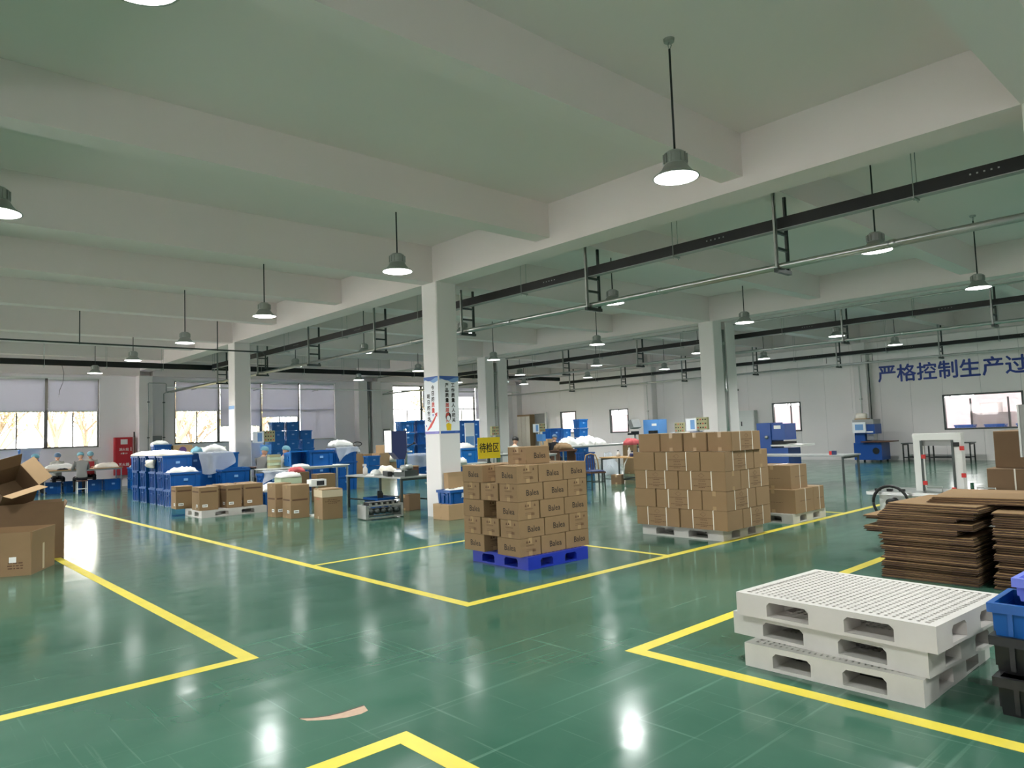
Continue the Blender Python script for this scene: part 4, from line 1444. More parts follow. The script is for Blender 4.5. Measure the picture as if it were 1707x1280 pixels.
# ================================================================== PEOPLE
def build_person(coat, cap_m, lean=1.0, apron=False, hair=False, turn=0.0, reach=1.0, legs='trousers_dark'):
    """seated worker facing local +Y; origin on the floor under the pelvis, seat 0.47 m"""
    L = lean
    P = {
        'pel': (0, 0, .56, .155, .13), 'sp': (0, .04 * L, .76, .15, .115), 'ch': (0, .11 * L, .98, .17, .12), 'nk': (0, .15 * L, 1.15, .06, .06), 'hd': (0, .18 * L, 1.22, .055, .06),
        'ls': (-.18, .10 * L, 1.06, .075, .075), 'le': (-.25, .24 * L * reach, .84, .055, .055), 'lw': (-.13, .47 * reach, .88, .038, .034), 'lh': (-.10, .53 * reach, .885, .036, .022),
        'rs': (.18, .10 * L, 1.06, .075, .075), 're': (.25, .24 * L * reach, .84, .055, .055), 'rw': (.13, .47 * reach, .88, .038, .034), 'rh': (.10, .53 * reach, .885, .036, .022),
        'lp': (-.10, .03, .54, .10, .09), 'lk': (-.14, .43, .53, .07, .07), 'la': (-.14, .40, .11, .045, .045), 'lt': (-.14, .53, .05, .04, .035),
        'rp': (.10, .03, .54, .10, .09), 'rk': (.14, .43, .53, .07, .07), 'ra': (.14, .40, .11, .045, .045), 'rt': (.14, .53, .05, .04, .035),
    }
    E_ = [('pel', 'sp'), ('sp', 'ch'), ('ch', 'nk'), ('nk', 'hd'), ('ch', 'ls'), ('ls', 'le'), ('le', 'lw'), ('lw', 'lh'), ('ch', 'rs'), ('rs', 're'), ('re', 'rw'), ('rw', 'rh'),
          ('pel', 'lp'), ('lp', 'lk'), ('lk', 'la'), ('la', 'lt'), ('pel', 'rp'), ('rp', 'rk'), ('rk', 'ra'), ('ra', 'rt')]
    ks = list(P)
    me = bpy.data.meshes.new('skeleton')
    me.from_pydata([P[k][:3] for k in ks], [(ks.index(a), ks.index(b)) for a, b in E_], [])
    o = bpy.data.objects.new('skeleton', me)
    COL.objects.link(o)
    md = o.modifiers.new('skin', 'SKIN')
    for i, k in enumerate(ks):
        me.skin_vertices[0].data[i].radius = P[k][3:]
        me.skin_vertices[0].data[i].use_root = (k == 'pel')
    o.modifiers.new('sub', 'SUBSURF').levels = 2
    bpy.context.view_layer.update()
    ev = bpy.data.meshes.new_from_object(o.evaluated_get(bpy.context.evaluated_depsgraph_get()))
    bpy.data.objects.remove(o)
    mb = MB()
    mb.v = [v.co[:] for v in ev.vertices]
    for p in ev.polygons:
        c = p.center
        mb.f.append(tuple(p.vertices))
        if c.z < 0.13:
            k = 3
        elif c.z < 0.57 or (c.z < 0.62 and c.y > 0.12 and abs(c.x) < 0.22 and c.y < 0.5):
            k = 1
        elif c.z > 1.16 or (c.y > 0.455 * reach and c.z > 0.8):
            k = 2
        else:
            k = 0
        mb.m.append(k)
    bpy.data.meshes.remove(ev)
    # fingers and thumb on both hands
    mb.mi = 2
    for s in (-1, 1):
        for q in range(4):
            bx = s * .10 + (q - 1.5) * .017
            ln = (.05, .06, .056, .045)[q if s > 0 else 3 - q]
            y0 = .545 * reach
            mb.tube([(bx, y0, .888), (bx - s * .004, y0 + ln * .6, .886), (bx - s * .007, y0 + ln, .872)], [.009, .0085, .007], 6)
        mb.tube([(s * .07, .515 * reach, .884), (s * .045, .535 * reach, .880), (s * .035, .56 * reach, .872)], [.011, .01, .008], 6)
    # head with features; the head looks down a little toward the work
    hm = Matrix.Translation((0, .20 * L, 1.30)) @ Matrix.Rotation(turn, 4, 'Z') @ Matrix.Rotation(R(-18), 4, 'X')
    n0 = len(mb.v)
    mb.ball((0, 0, 0), (.078, .095, .115), 14, 10)
    mb.tube([(0, .085, .02), (0, .112, -.012), (0, .09, -.022)], [.008, .016, .008], 6)
    for s in (-1, 1):
        mb.ball((s * .08, 0, -.005), (.012, .02, .03), 8, 5)
    mb.mi = 3
    for s in (-1, 1):
        mb.ball((s * .032, .082, .012), (.012, .008, .007), 8, 5)
    mb.mi = 4
    mb.ball((0, .084, -.055), (.024, .008, .006), 8, 5)
    for i in range(n0, len(mb.v)):
        mb.v[i] = tuple(hm @ Vector(mb.v[i]))
    body = mb.mesh('person', [coat, legs, 'skin_tone', 'hair_black', 'ink_red'], True)
    o = put('person', body)
    cap = MB()
    prof = [(.098, -.005), (.108, .02), (.106, .06), (.085, .105), (.045, .13), (.005, .136)]
    cap.lathe(prof, 16)
    for i, v in enumerate(cap.v):
        w = 1 + 0.03 * math.sin(i * 2.7)
        cap.v[i] = tuple(hm @ Vector((v[0] * w, v[1] * 1.12 * w - .008, v[2] + .012)))
    part('hair' if hair else 'hair_net_cap', cap, cap_m, o, True)
    if apron:
        ap = MB()
        ap.box(-.13, .20 * L, .62, .13, .235 * L, 1.08)
        ap.box(-.14, .12, .60, .14, .45, .625)
        part('apron', ap, 'apron_red', o)
    return o


PC = {}


def person(key, x, y, rz, label, **k):
    if key not in PC:
        PC[key] = build_person(**k)
        o = PC[key]
    else:
        o = copy_tree(PC[key])
    o.location = (x, y, 0)
    o.rotation_euler = (0, 0, R(rz))
    return tag(o, label, 'person', 'seated workers')


def stool(x, y, label, h=0.45, rz=0):
    t = thing('stool', label, 'stool', (x, y, 0), R(rz), 'stools')
    part('seat', MB().box(-0.17, -0.13, h - 0.03, 0.17, 0.13, h), 'dark_wood', t)
    for sx in (-0.15, 0.15):
        for sy in (-0.11, 0.11):
            part('leg', MB().box(sx - 0.012, sy - 0.012, 0, sx + 0.012, sy + 0.012, h - 0.03), 'white_metal', t)
    for sy in (-0.11, 0.11):
        part('stretcher', MB().box(-0.14, sy - 0.008, 0.15, 0.14, sy + 0.008, 0.17), 'white_metal', t)


# four helpers round the table under the first window
person('side', 4.30, 29.55, -90, 'worker in pale coat and teal cap seated at the left end of the window table', coat='uniform_light', cap_m='cap_teal')
person('front', 5.32, 30.62, 180, 'worker in grey facing us behind the white heap on the window table', coat='uniform_light', cap_m='cap_blue')
person('back', 5.78, 28.88, 0, 'worker in grey jacket seated with back turned at the window table', coat='uniform_grey', cap_m='cap_teal')
person('red', 6.42, 30.62, 165, 'worker with a red apron leaning over the window table', coat='uniform_light', cap_m='cap_teal', apron=True)
stool(4.30, 29.55, 'wooden stool under the worker at the left end of the window table')
stool(5.32, 30.62, 'stool under the worker facing us behind the window table')
stool(5.78, 28.88, 'wooden stool with white legs under the worker whose back is turned')
stool(6.42, 30.62, 'stool under the worker with the red apron')


def work_table(x, y, l, w, h, label, top='table_white', leg='galvanised', rz=0, shelf=None, tt=0.03, lw=0.02, cat='table', name='work_table'):
    t = thing(name, label, cat, (x, y, 0), R(rz))
    a, b = l / 2, w / 2
    part('top', MB().box(-a, -b, h - tt, a, b, h), top, t)
    for sx in (-a + 0.05, a - 0.05):
        for sy in (-b + 0.05, b - 0.05):
            part('leg', MB().box(sx - lw, sy - lw, 0, sx + lw, sy + lw, h - tt), leg, t)
    mb = MB()
    for sy in (-b + 0.05, b - 0.05):
        part('apron_rail', MB().box(-a + 0.07, sy - 0.015, h - tt - 0.05, a - 0.07, sy + 0.015, h - tt - 0.005), leg, t)
    if shelf:
        for sx in (-a + 0.05, a - 0.05):
            part('stretcher', MB().box(sx - 0.012, -b + 0.07, shelf - 0.015, sx + 0.012, b - 0.07, shelf + 0.015), leg, t)
        part('stretcher', MB().box(-a + 0.06, -0.012, shelf - 0.015, a - 0.06, 0.012, shelf + 0.015), leg, t)
    return t


work_table(5.95, 29.72, 2.5, 0.82, 0.84, 'long pale packing table under the first window', 'wood_top', 'galvanised')
tag(put('cloth_heap', lump(0.95, 0.55, 0.26, 31, 16).mesh('cloth_heap', 'white_cloth', True), None, (5.3, 29.9, 0.84)), 'white heap of goods before the worker facing us on the window table', 'cloth')
tag(put('cloth_heap', lump(0.75, 0.5, 0.20, 32, 16).mesh('cloth_heap', 'cream_cloth', True), None, (6.75, 29.75, 0.84)), 'cream heap of goods at the right end of the window table', 'cloth')
tag(put('glove_pile', lump(0.34, 0.2, 0.06, 33, 10).mesh('glove_pile', 'trousers_dark', True), None, (5.3, 29.45, 0.84)), 'small dark pile at the near edge of the window table', 'cloth')
for i, (x, lab) in enumerate(((5.05, 'left'), (5.72, 'second from the left'), (6.36, 'third from the left'), (6.98, 'right-hand end'))):
    tote(med, x, 30.1 if i < 3 else 29.95, 0, 0, 'blue tote under the window table, %s' % lab)
for k in range(3):
    tote(medc, 7.55, 28.6, k * 0.40, 90, 'bright blue tote, %s level beside the right end of the window table' % LEV[k])
tote(medc, 7.75, 29.6, 0.0, 0, 'bright blue tote, bottom one below the red cabinet')
tote(medc, 7.75, 29.6, 0.4, 3, 'bright blue tote, upper one below the red cabinet')
tag(put('cloth_heap', lump(0.5, 0.36, 0.14, 35, 10).mesh('cloth_heap', 'cream_cloth', True), None, (7.75, 29.6, 0.8)), 'cream goods filling the tote below the red cabinet', 'cloth')
for k in range(4):
    tote(medc, 4.52, 31.05, k * 0.40, 0, 'bright blue tote, %s level of the film-wrapped stack left of the window table' % LEV[k])
film(4.2, 4.86, 30.8, 1.62, 0.8, 12, 0.4, 'film sheet hanging over the blue stack left of the window table')


# ================================================================== WORK TABLE WITH TWO WORKERS (left of the poster column)
work_table(9.2, 18.85, 2.5, 0.7, 0.85, 'long worktable with totes on it left of the poster column', 'table_white', 'stainless', tt=0.025)
person('back', 8.45, 20.0, -62, 'worker in grey jacket bent toward the control panel left of the worktable', coat='uniform_grey', cap_m='cap_teal')
person('side', 8.85, 19.62, -92, 'worker with blue cap bowed over the worktable, face down', coat='uniform_light', cap_m='cap_teal')
stool(8.45, 20.0, 'stool under the worker bent toward the control panel')
stool(8.85, 19.62, 'stool under the worker bowed over the worktable')


def welder(x, y, z0, rz, label, h=1.0, panel=True, sheet=True, col='grey_metal', pm='panel_olive', head='machine_skyblue'):
    """bench welding press: base, post, head with horn, and a raised control panel"""
    t = thing('welding_press', label, 'machine', (x, y, z0), R(rz), 'bench presses')
    part('base', MB().box(-0.2, -0.22, 0, 0.2, 0.22, 0.08), col, t)
    part('post', MB().tube([(0, 0.14, 0.08), (0, 0.14, h)], 0.035, 10), 'stainless', t, True)
    part('head', MB().box(-0.1, -0.12, h * 0.5, 0.1, 0.2, h * 0.5 + 0.28), head, t)
    part('horn', MB().lathe([(0.02, h * 0.3), (0.04, h * 0.32), (0.05, h * 0.42), (0.05, h * 0.5)], 12, (0, -0.05, 0)), 'stainless', t, True)
    part('hand_wheel', MB().lathe([(0.05, -0.01), (0.06, 0), (0.05, 0.01)], 12, (0.13, 0.05, h * 0.6)), 'rubber_black', t, True)
    if panel:
        p = part('control_panel', MB().box(-0.02, 0.1, h, 0.32, 0.2, h + 0.34), pm, t)
        for i in range(4):
            for j in range(3):
                part('button', MB().cbox(0.03 + 0.08 * i, 0.094, h + 0.06 + 0.11 * j, 0.03, 0.014, 0.035), 'rubber_black' if (i + j) % 3 else 'red_part', p)
    if sheet:
        p = part('instruction_board', MB().box(-0.36, 0.1, h - 0.02, -0.03, 0.13, h + 0.32), 'poster_white', t)
        part('print_block', MB().box(-0.22, 0.097, h + 0.02, -0.08, 0.1, h + 0.28), 'poster_sky', p)
    return t


work_table(9.0, 20.95, 0.9, 0.5, 0.85, 'small press table behind the two workers left of the poster column', 'dark_wood', 'steel_dark')
welder(9.02, 20.9, 0.85, 0, 'press with olive control panel between the two workers', 0.72)
o = tote(medc, 8.98, 18.95, 1.07, 0, 'light blue tote tipped on its side, open end showing on the worktable')
o.rotation_euler = (R(88), 0, R(4))
o.location = (9.0, 19.08, 1.07)
tote(big, 9.62, 18.88, 0.85, 3, 'blue tote standing upright on the worktable')
tag(put('glove_pile', lump(0.5, 0.3, 0.1, 41, 12).mesh('glove_pile', 'white_cloth', True), None, (9.0, 18.66, 0.85)), 'low pile of pale parts on the worktable before the tipped tote', 'parts')
t = thing('bundle_stack', 'stack of wrapped olive bundles on the worktable by the bowed worker', 'bundle', (8.45, 19.08, 0.85))
for k in range(5):
    part('bundle', MB().box(-0.16, -0.08, k * 0.075, 0.16, 0.08, k * 0.075 + 0.07), 'foam_green' if k % 2 else 'panel_olive', t)
for k in range(3):
    tote(big, 11.2, 20.3, k * TH_, 4, 'blue tote, %s level of the stack past the right end of the worktable' % LEV[k])
tote(med, 10.55, 20.6, 0.0, 0, 'blue tote, lowest behind the worktable')
tote(med, 10.55, 20.6, 0.4, 0, 'blue tote, middle behind the worktable')
tote(med, 10.55, 20.6, 0.8, 0, 'blue tote, top behind the worktable')
film(10.85, 11.6, 20.0, 3 * TH_, 0.75, 21, 0.5, 'pale film over the stack past the right end of the worktable')
tag(put('cloth_heap', lump(0.7, 0.5, 0.22, 42, 12).mesh('cloth_heap', 'white_cloth', True), None, (11.2, 20.35, 3 * TH_ + 0.05)), 'white bag mound on the stack past the worktable', 'bag')
# clutter in front of the worktable
tote(med, 7.62, 17.4, 0.0, 0, 'blue tote, lower one in front of the worktable under film')
tote(med, 7.62, 17.4, 0.4, 0, 'blue tote, upper one in front of the worktable under film')
film(7.3, 7.95, 17.2, 0.82, 0.38, 24, 0.4, 'clear film hanging over the totes in front of the worktable')
tote(med, 7.3, 16.55, 0.0, 0, 'blue tote on the floor at the right end of the left pallet')
tag(put('plastic_film', lump(0.6, 0.42, 0.2, 44, 12, 0.6).mesh('plastic_film', 'white_cloth', True), None, (7.3, 16.55, 0.4)), 'crumpled white bag in the tote beside the left pallet', 'bag')
carton(0.42, 0.36, 0.64, 7.05, 15.25, 0, 5, 'brown carton carrying a green sheaf near the floor pair', None, 'cardboard', 'packing_tape')
t = thing('sheaf', 'pale green sheaf of bags on a carton near the floor pair', 'bundle', (7.05, 15.2, 0.64))
part('stack', MB().box(-0.24, -0.17, 0, 0.24, 0.17, 0.14), 'foam_green', t)
part('wrap', lump(0.5, 0.36, 0.12, 45, 10), 'white_cloth', t, True, loc=(0, 0, 0.14))
carton(0.5, 0.4, 0.78, 8.25, 17.3, 0, 3, 'brown carton under the front of the worktable, left of two', None, 'cardboard_dark', 'packing_tape')
carton(0.5, 0.4, 0.70, 8.95, 17.2, 0, -6, 'tall brown carton under the front of the worktable, right of two', None, 'cardboard', 'packing_tape')
tag(put('cloth_heap', lump(0.4, 0.3, 0.14, 46, 10).mesh('cloth_heap', 'pink_cloth', True), None, (8.25, 17.3, 0.78)), 'reddish cloth on the left carton before the worktable', 'cloth')
t = thing('bench_scale', 'small white bench scale on a thin stand behind the taped carton', 'scale', (7.1, 13.95, 0))
part('stand', MB().box(-0.02, -0.02, 0, 0.02, 0.02, 0.62), 'white_metal', t)
part('foot', MB().box(-0.16, -0.16, 0, 0.16, 0.16, 0.03), 'white_metal', t)
part('case', MB().box(-0.17, -0.1, 0.62, 0.17, 0.1, 0.76), 'white_metal', t)
part('display', MB().box(-0.05, -0.105, 0.64, 0.12, -0.1, 0.73), 'screen_dark', t)

# ================================================================== STEEL TABLE BY THE POSTER COLUMN
t = work_table(8.85, 13.87, 0.95, 2.3, 0.74, 'steel workbench covered in machine parts left of the poster column', 'stainless', 'steel_dark', tt=0.03, lw=0.022, shelf=0.2)
t = thing('spray_bottle', 'white spray bottle at the left end of the steel workbench', 'bottle', (8.62, 14.55, 0.74))
part('body', MB().lathe([(0.05, 0), (0.055, 0.02), (0.055, 0.14), (0.03, 0.18), (0.022, 0.2)], 14), 'white_plastic', t, True)
part('nozzle', MB().box(-0.06, -0.015, 0.2, 0.03, 0.015, 0.25), 'white_plastic', t)
t = thing('bracket_part', 'white moulded machine cover on the steel workbench', 'machine part', (8.62, 14.1, 0.74), R(20))
part('plate', MB().box(-0.2, -0.12, 0, 0.2, 0.12, 0.03), 'white_metal', t)
part('hump', MB().lathe([(0.12, 0.03), (0.11, 0.08), (0.07, 0.12), (0.02, 0.13)], 14), 'white_metal', t, True)
t = thing('drilled_rail', 'black drilled rail lying on the steel workbench', 'machine part', (8.58, 13.55, 0.74), R(68))
part('bar', MB().box(-0.3, -0.05, 0, 0.3, 0.05, 0.1), 'black_steel', t)
for q in range(4):
    part('slot', MB().box(-0.22 + 0.13 * q, -0.056, 0.02, -0.16 + 0.13 * q, -0.05, 0.08), 'white_metal', t)
t = thing('gear_block', 'greasy metal gearbox on the near corner of the steel workbench', 'machine part', (8.7, 13.0, 0.74), R(12))
part('housing', MB().box(-0.2, -0.16, 0, 0.2, 0.16, 0.12), 'steel_dark', t)
part('motor', MB().tube([(-0.12, 0, 0.18), (0.16, 0, 0.18)], 0.065, 12), 'galvanised', t, True)
part('flange', MB().lathe([(0.07, 0.0), (0.08, 0.01), (0.08, 0.03), (0.07, 0.04)], 12, (0.05, 0.05, 0.12)), 'stainless', t, True)
part('plate', MB().box(-0.24, -0.1, 0.1, -0.06, 0.12, 0.14), 'stainless', t)
t = thing('tool_press', 'tall navy machine head on a stand over the steel workbench', 'machine', (9.0, 13.75, 0.74), R(0))
part('base', MB().box(-0.22, -0.2, 0, 0.28, 0.2, 0.06), 'steel_dark', t)
part('post', MB().tube([(0.24, 0.05, 0.06), (0.24, 0.05, 1.02)], 0.035, 10), 'stainless', t, True)
p = part('head', MB().box(-0.24, -0.12, 0.5, 0.16, 0.14, 0.98), 'machine_navy', t)
part('side_trim', MB().box(-0.255, -0.13, 0.5, -0.24, 0.15, 0.99), 'stainless', p)
part('nose', MB().prism([(-0.2, 0.5), (0.16, 0.5), (0.1, 0.34), (-0.05, 0.34)], -0.1, 0.12, Matrix.Rotation(R(90), 4, 'X')), 'machine_navy', t)
part('gauge', MB().lathe([(0.06, -0.02), (0.065, 0), (0.06, 0.02)], 14, (0.28, -0.05, 0.5)), 'white_metal', t, True)
part('lever', MB().tube([(0.24, 0, 0.6), (0.36, -0.1, 0.68)], 0.012, 6), 'black_steel', t, True)
part('knob', MB().ball((0.37, -0.11, 0.69), 0.025, 8, 6), 'rubber_black', t)
tag(put('cloth_heap', lump(0.34, 0.4, 0.22, 52, 10).mesh('cloth_heap', 'cream_cloth', True), None, (9.02, 14.25, 0.74)), 'cream cloth bag slumped at the back of the steel workbench', 'cloth')
t = thing('wooden_box', 'small wooden box at the back of the steel workbench', 'box', (9.0, 13.2, 0.74))
part('body', MB().box(-0.1, -0.1, 0, 0.1, 0.1, 0.18), 'dark_wood', t)
part('lid', MB().box(-0.11, -0.11, 0.18, 0.11, 0.11, 0.2), 'wood_top', t)
tote(small, 8.62, 13.98, 0.0, 88, 'low blue tote with a black tool on the floor under the steel workbench')
t = thing('black_tool', 'black power tool lying in the low tote under the workbench', 'tool', (8.6, 13.9, 0.26), R(60))
part('body', MB().box(-0.2, -0.06, 0, 0.12, 0.06, 0.1), 'rubber_black', t)
part('handle', MB().box(0.1, -0.05, 0.04, 0.3, 0.05, 0.12), 'rubber_black', t)
t = thing('conveyor_module', 'metal framed conveyor mechanism lying on the floor before the workbench', 'machine part', (7.64, 12.35, 0), R(-6))
for y in (-0.2, 0.2):
    mb = MB()
    mb.box(-0.38, y - 0.012, 0.02, 0.38, y + 0.012, 0.05)
    mb.box(-0.38, y - 0.012, 0.25, 0.38, y + 0.012, 0.28)
    for x in (-0.38, 0.345):
        mb.box(x, y - 0.012, 0.05, x + 0.035, y + 0.012, 0.25)
    part('frame', mb, 'galvanised', t)
part('end_plate', MB().box(-0.40, -0.2, 0.02, -0.38, 0.2, 0.28), 'galvanised', t)
part('end_plate', MB().box(0.38, -0.2, 0.02, 0.40, 0.2, 0.28), 'galvanised', t)
for q in range(5):
    part('roller', MB().tube([(-0.28 + 0.14 * q, -0.18, 0.15), (-0.28 + 0.14 * q, 0.18, 0.15)], 0.05, 10), 'steel_dark', t, True)
for q in range(6):
    part('tooth', MB().box(-0.32 + 0.12 * q, -0.21, 0.28, -0.28 + 0.12 * q, -0.17, 0.32), 'stainless', t)
part('cover', MB().box(-0.3, -0.12, 0.27, 0.3, 0.12, 0.33), 'black_steel', t)
t = thing('drive_unit', 'small greasy motor unit on the floor left of the conveyor mechanism', 'machine part', (7.72, 13.05, 0), R(30))
part('motor', MB().tube([(-0.2, 0, 0.1), (0.1, 0, 0.1)], 0.08, 12), 'galvanised', t, True)
part('bracket', MB().box(-0.1, -0.1, 0, 0.16, 0.1, 0.06), 'black_steel', t)
carton(0.34, 0.3, 0.34, 8.85, 13.1, 0, 10, 'small brown carton on the floor deep under the steel workbench', None, 'cardboard_dark')
# tote with white lettering on the carton at the foot of the column
o = tote(small, 8.5, 10.98, 0.291, 0, 'blue tote with white lettering filled with film before the poster column')
put('lettering', text_mesh('周转', 0.1, 'label_white', 0.002), o, (0.03, -0.225, 0.15), 0, FACE_NY)
tag(put('plastic_film', lump(0.6, 0.38, 0.14, 55, 12, 0.7).mesh('plastic_film', 'white_cloth', True), None, (8.5, 10.98, 0.47)), 'white film spilling from the lettered tote', 'bag')
t = open_carton(0.5, 0.14, 0.22, 0.08, 8.66, 11.16, 0.56, 0, 'open carton flap standing behind the lettered tote', 'cardboard_light')
t.location = (8.62, 11.14, 0.56)

# ================================================================== BACKGROUND ALONG THE FAR WINDOWS
for i, (x, n) in enumerate(((13.68, 6), (14.37, 6), (15.1, 4))):
    for k in range(n):
        tote(medc, x, 30.6, k * 0.405, 0, 'bright blue tote, %s level of the %s stack before the tall blind' % (LEV[k], ('left', 'middle', 'right')[i]), 'totes before the blinds')
tote(medc, 15.0, 30.6, 4 * 0.405, 0, 'bright blue tote topping the right stack before the tall blind', 'totes before the blinds')
t = thing('pallet_truck', 'red pallet truck with looped black handle parked by the far wall', 'pallet truck', (16.2, 28.2, 0))
for sx in (-0.2, 0.2):
    part('fork', MB().box(sx - 0.07, 0.1, 0.08, sx + 0.07, 1.2, 0.14), 'red_paint', t)
    part('wheel', MB().tube([(sx - 0.04, 1.0, 0.05), (sx + 0.04, 1.0, 0.05)], 0.05, 10), 'rubber_black', t)
part('body', MB().box(-0.27, -0.05, 0.08, 0.27, 0.1, 0.5), 'red_paint', t)
part('steer_wheel', MB().tube([(-0.05, -0.08, 0.09), (0.05, -0.08, 0.09)], 0.09, 12), 'rubber_black', t)
part('handle_shaft', MB().tube([(0, -0.08, 0.2), (0, -0.22, 1.22)], 0.022, 8), 'black_steel', t, True)
part('handle_loop', MB().tube([(0.22 * math.cos(a * PI / 6), -0.24, 1.32 + 0.09 * math.sin(a * PI / 6)) for a in range(13)], 0.02, 6), 'black_steel', t, True)
carton(0.42, 0.4, 0.90, 15.98, 27.7, 0, 0, 'tall carton left of the pallet truck handle', None, 'cardboard', 'packing_tape')
carton(0.46, 0.42, 0.88, 16.42, 27.4, 0, 0, 'tall carton below the pallet truck handle with reddish top', None, 'cardboard', 'packing_tape')
tote(medc, 15.85, 26.2, 0.0, 0, 'bright blue tote standing before the tall cartons by the far wall')
tote(medc, 15.85, 26.2, 0.42, 0, 'bright blue tote on another before the tall cartons by the far wall')
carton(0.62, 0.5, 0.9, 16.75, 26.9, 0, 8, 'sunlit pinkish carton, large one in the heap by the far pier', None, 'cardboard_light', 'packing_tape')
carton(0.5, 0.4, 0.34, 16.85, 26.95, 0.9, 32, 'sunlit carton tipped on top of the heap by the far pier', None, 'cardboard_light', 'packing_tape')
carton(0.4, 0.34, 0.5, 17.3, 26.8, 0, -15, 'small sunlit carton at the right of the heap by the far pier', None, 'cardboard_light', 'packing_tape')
tag(put('paper_sack', lump(0.5, 0.4, 0.5, 61, 10).mesh('paper_sack', 'cream_cloth', True), None, (17.25, 26.8, 0.5)), 'crumpled paper sack on the small sunlit carton', 'sack')
t = thing('notice_sheet', 'grey notice sheet on the far pier wall left of the bright window', 'poster', (20.2, 31.88, 1.35))
part('sheet', MB().box(-0.2, -0.01, 0, 0.2, 0, 0.65), 'grey_metal', t)
part('text_block', MB().box(-0.14, -0.013, 0.1, 0.14, -0.01, 0.55), 'label_white', t)
for i, (x, y, n) in enumerate(((14.85, 22.2, 5), (15.66, 22.3, 5))):
    for k in range(n):
        tote(medc if i == 0 else big, x, y, k * TH_, 0, 'blue tote, %s level of the %s tall stack just left of the poster column' % (LEV[k], ('left', 'right')[i]), 'tall stacks beyond the poster column')
film(14.6, 15.9, 21.9, 0.9, 0.4, 62, 0.1, 'clear film round the foot of the tall stacks left of the poster column', 'clear_film')
for i, (x, y, n) in enumerate(((18.95, 24.2, 5), (19.76, 24.3, 5))):
    for k in range(n):
        tote(big, x, y, k * TH_, 0, 'blue tote, %s level of the %s tall stack just right of the poster column' % (LEV[k], ('left', 'right')[i]), 'tall stacks beyond the poster column')
t = thing('notice_board', 'pale blue notice board on a stand behind the seated worker', 'board', (16.9, 20.9, 0))
part('board', MB().box(-0.25, 0, 1.1, 0.2, 0.02, 2.0), 'poster_white', t)
part('print_block', MB().box(-0.22, -0.004, 1.15, 0.17, 0, 1.5), 'poster_sky', t)
part('post', MB().box(-0.04, 0.02, 0, 0.0, 0.05, 1.9), 'galvanised', t)
part('foot', MB().box(-0.25, -0.15, 0, 0.25, 0.2, 0.03), 'galvanised', t)
t = thing('notice_board', 'cream board beside the poster column above the totes', 'board', (14.2, 19.6, 0))
part('board', MB().box(-0.18, 0, 0.9, 0.18, 0.02, 1.9), 'cream_cloth', t)
part('post', MB().box(-0.02, 0.02, 0, 0.02, 0.05, 1.8), 'galvanised', t)
part('foot', MB().box(-0.2, -0.15, 0, 0.2, 0.2, 0.03), 'galvanised', t)

# yellow area sign
t = thing('area_sign', 'yellow sign with black characters on a stand behind the lettered cartons', 'sign', (10.65, 12.5, 0))
part('board', MB().box(-0.33, 0, 1.02, 0.33, 0.02, 1.5), 'sign_yellow', t)
part('post', MB().box(-0.03, 0.02, 0, 0.03, 0.06, 1.45), 'steel_dark', t)
part('foot', MB().box(-0.25, -0.2, 0, 0.25, 0.25, 0.03), 'steel_dark', t)
put('lettering', text_mesh('待检区', 0.235, 'ink_black', 0.004, 'CENTER', 0.84), t, (0, -0.002, 1.27), 0, FACE_NY)

# sewing line seen between the columns
work_table(12.1, 15.2, 1.0, 0.6, 0.82, 'low packing table right of the poster column', 'table_white', 'galvanised')
tote(medc, 12.05, 15.15, 0.82, 0, 'bright blue tote on the table right of the poster column')
tag(put('cloth_heap', lump(0.5, 0.35, 0.16, 71, 10).mesh('cloth_heap', 'white_cloth', True), None, (12.05, 15.15, 1.2)), 'white goods filling the tote right of the poster column', 'cloth')
tag(put('cloth_heap', lump(0.36, 0.3, 0.2, 72, 10).mesh('cloth_heap', 'white_cloth', True), None, (11.72, 15.0, 0.82)), 'white bag at the left end of the table right of the poster column', 'bag')
person('back', 16.35, 19.6, -60, 'worker in pale jacket half hidden behind the yellow sign', coat='uniform_grey', cap_m='cap_teal')
stool(16.35, 19.6, 'stool under the worker behind the yellow sign')
person('hair', 16.0, 17.6, -75, 'dark-haired worker in grey jacket seated right of the yellow sign', coat='uniform_light', cap_m='hair_black', hair=True)
stool(16.0, 17.6, 'stool under the dark-haired worker right of the yellow sign')
work_table(17.35, 19.9, 1.0, 0.7, 0.82, 'press table before the worker behind the yellow sign', 'table_white', 'galvanised')
welder(17.3, 20.0, 0.82, 0, 'press with small olive panel behind the yellow sign', 0.68, True, False)
work_table(17.1, 17.5, 1.1, 0.7, 0.82, 'press table before the dark-haired worker', 'table_white', 'galvanised')
tag(put('cloth_heap', lump(0.6, 0.4, 0.12, 73, 10).mesh('cloth_heap', 'white_cloth', True), None, (16.95, 17.4, 0.82)), 'white goods on the table before the dark-haired worker', 'cloth')
work_table(20.6, 20.6, 1.4, 0.7, 0.82, 'press table past the second pair of columns', 'table_white', 'galvanised')
welder(20.35, 20.6, 0.82, 0, 'press with big instruction board past the second pair of columns', 0.75, True, True)
person('red2', 20.3, 19.9, -60, 'worker in dark jacket and cap leaning at the press past the columns', coat='trousers_dark', cap_m='cap_blue', apron=False)
stool(20.3, 19.9, 'stool under the worker leaning at the press past the columns')
tag(put('carton_bundle', lump(0.8, 0.4, 0.3, 74, 10).mesh('carton_bundle', 'cardboard', True), None, (19.9, 19.0, 0.86)), 'brown sack lying on the low rack past the columns', 'sack')
t = thing('low_rack', 'low brown rack past the second pair of columns', 'rack', (19.9, 19.0, 0))
part('top', MB().box(-0.5, -0.25, 0.8, 0.5, 0.25, 0.86), 'dark_wood', t)
for sx in (-0.45, 0.45):
    part('leg', MB().box(sx - 0.03, -0.22, 0, sx + 0.03, 0.22, 0.8), 'dark_wood', t)
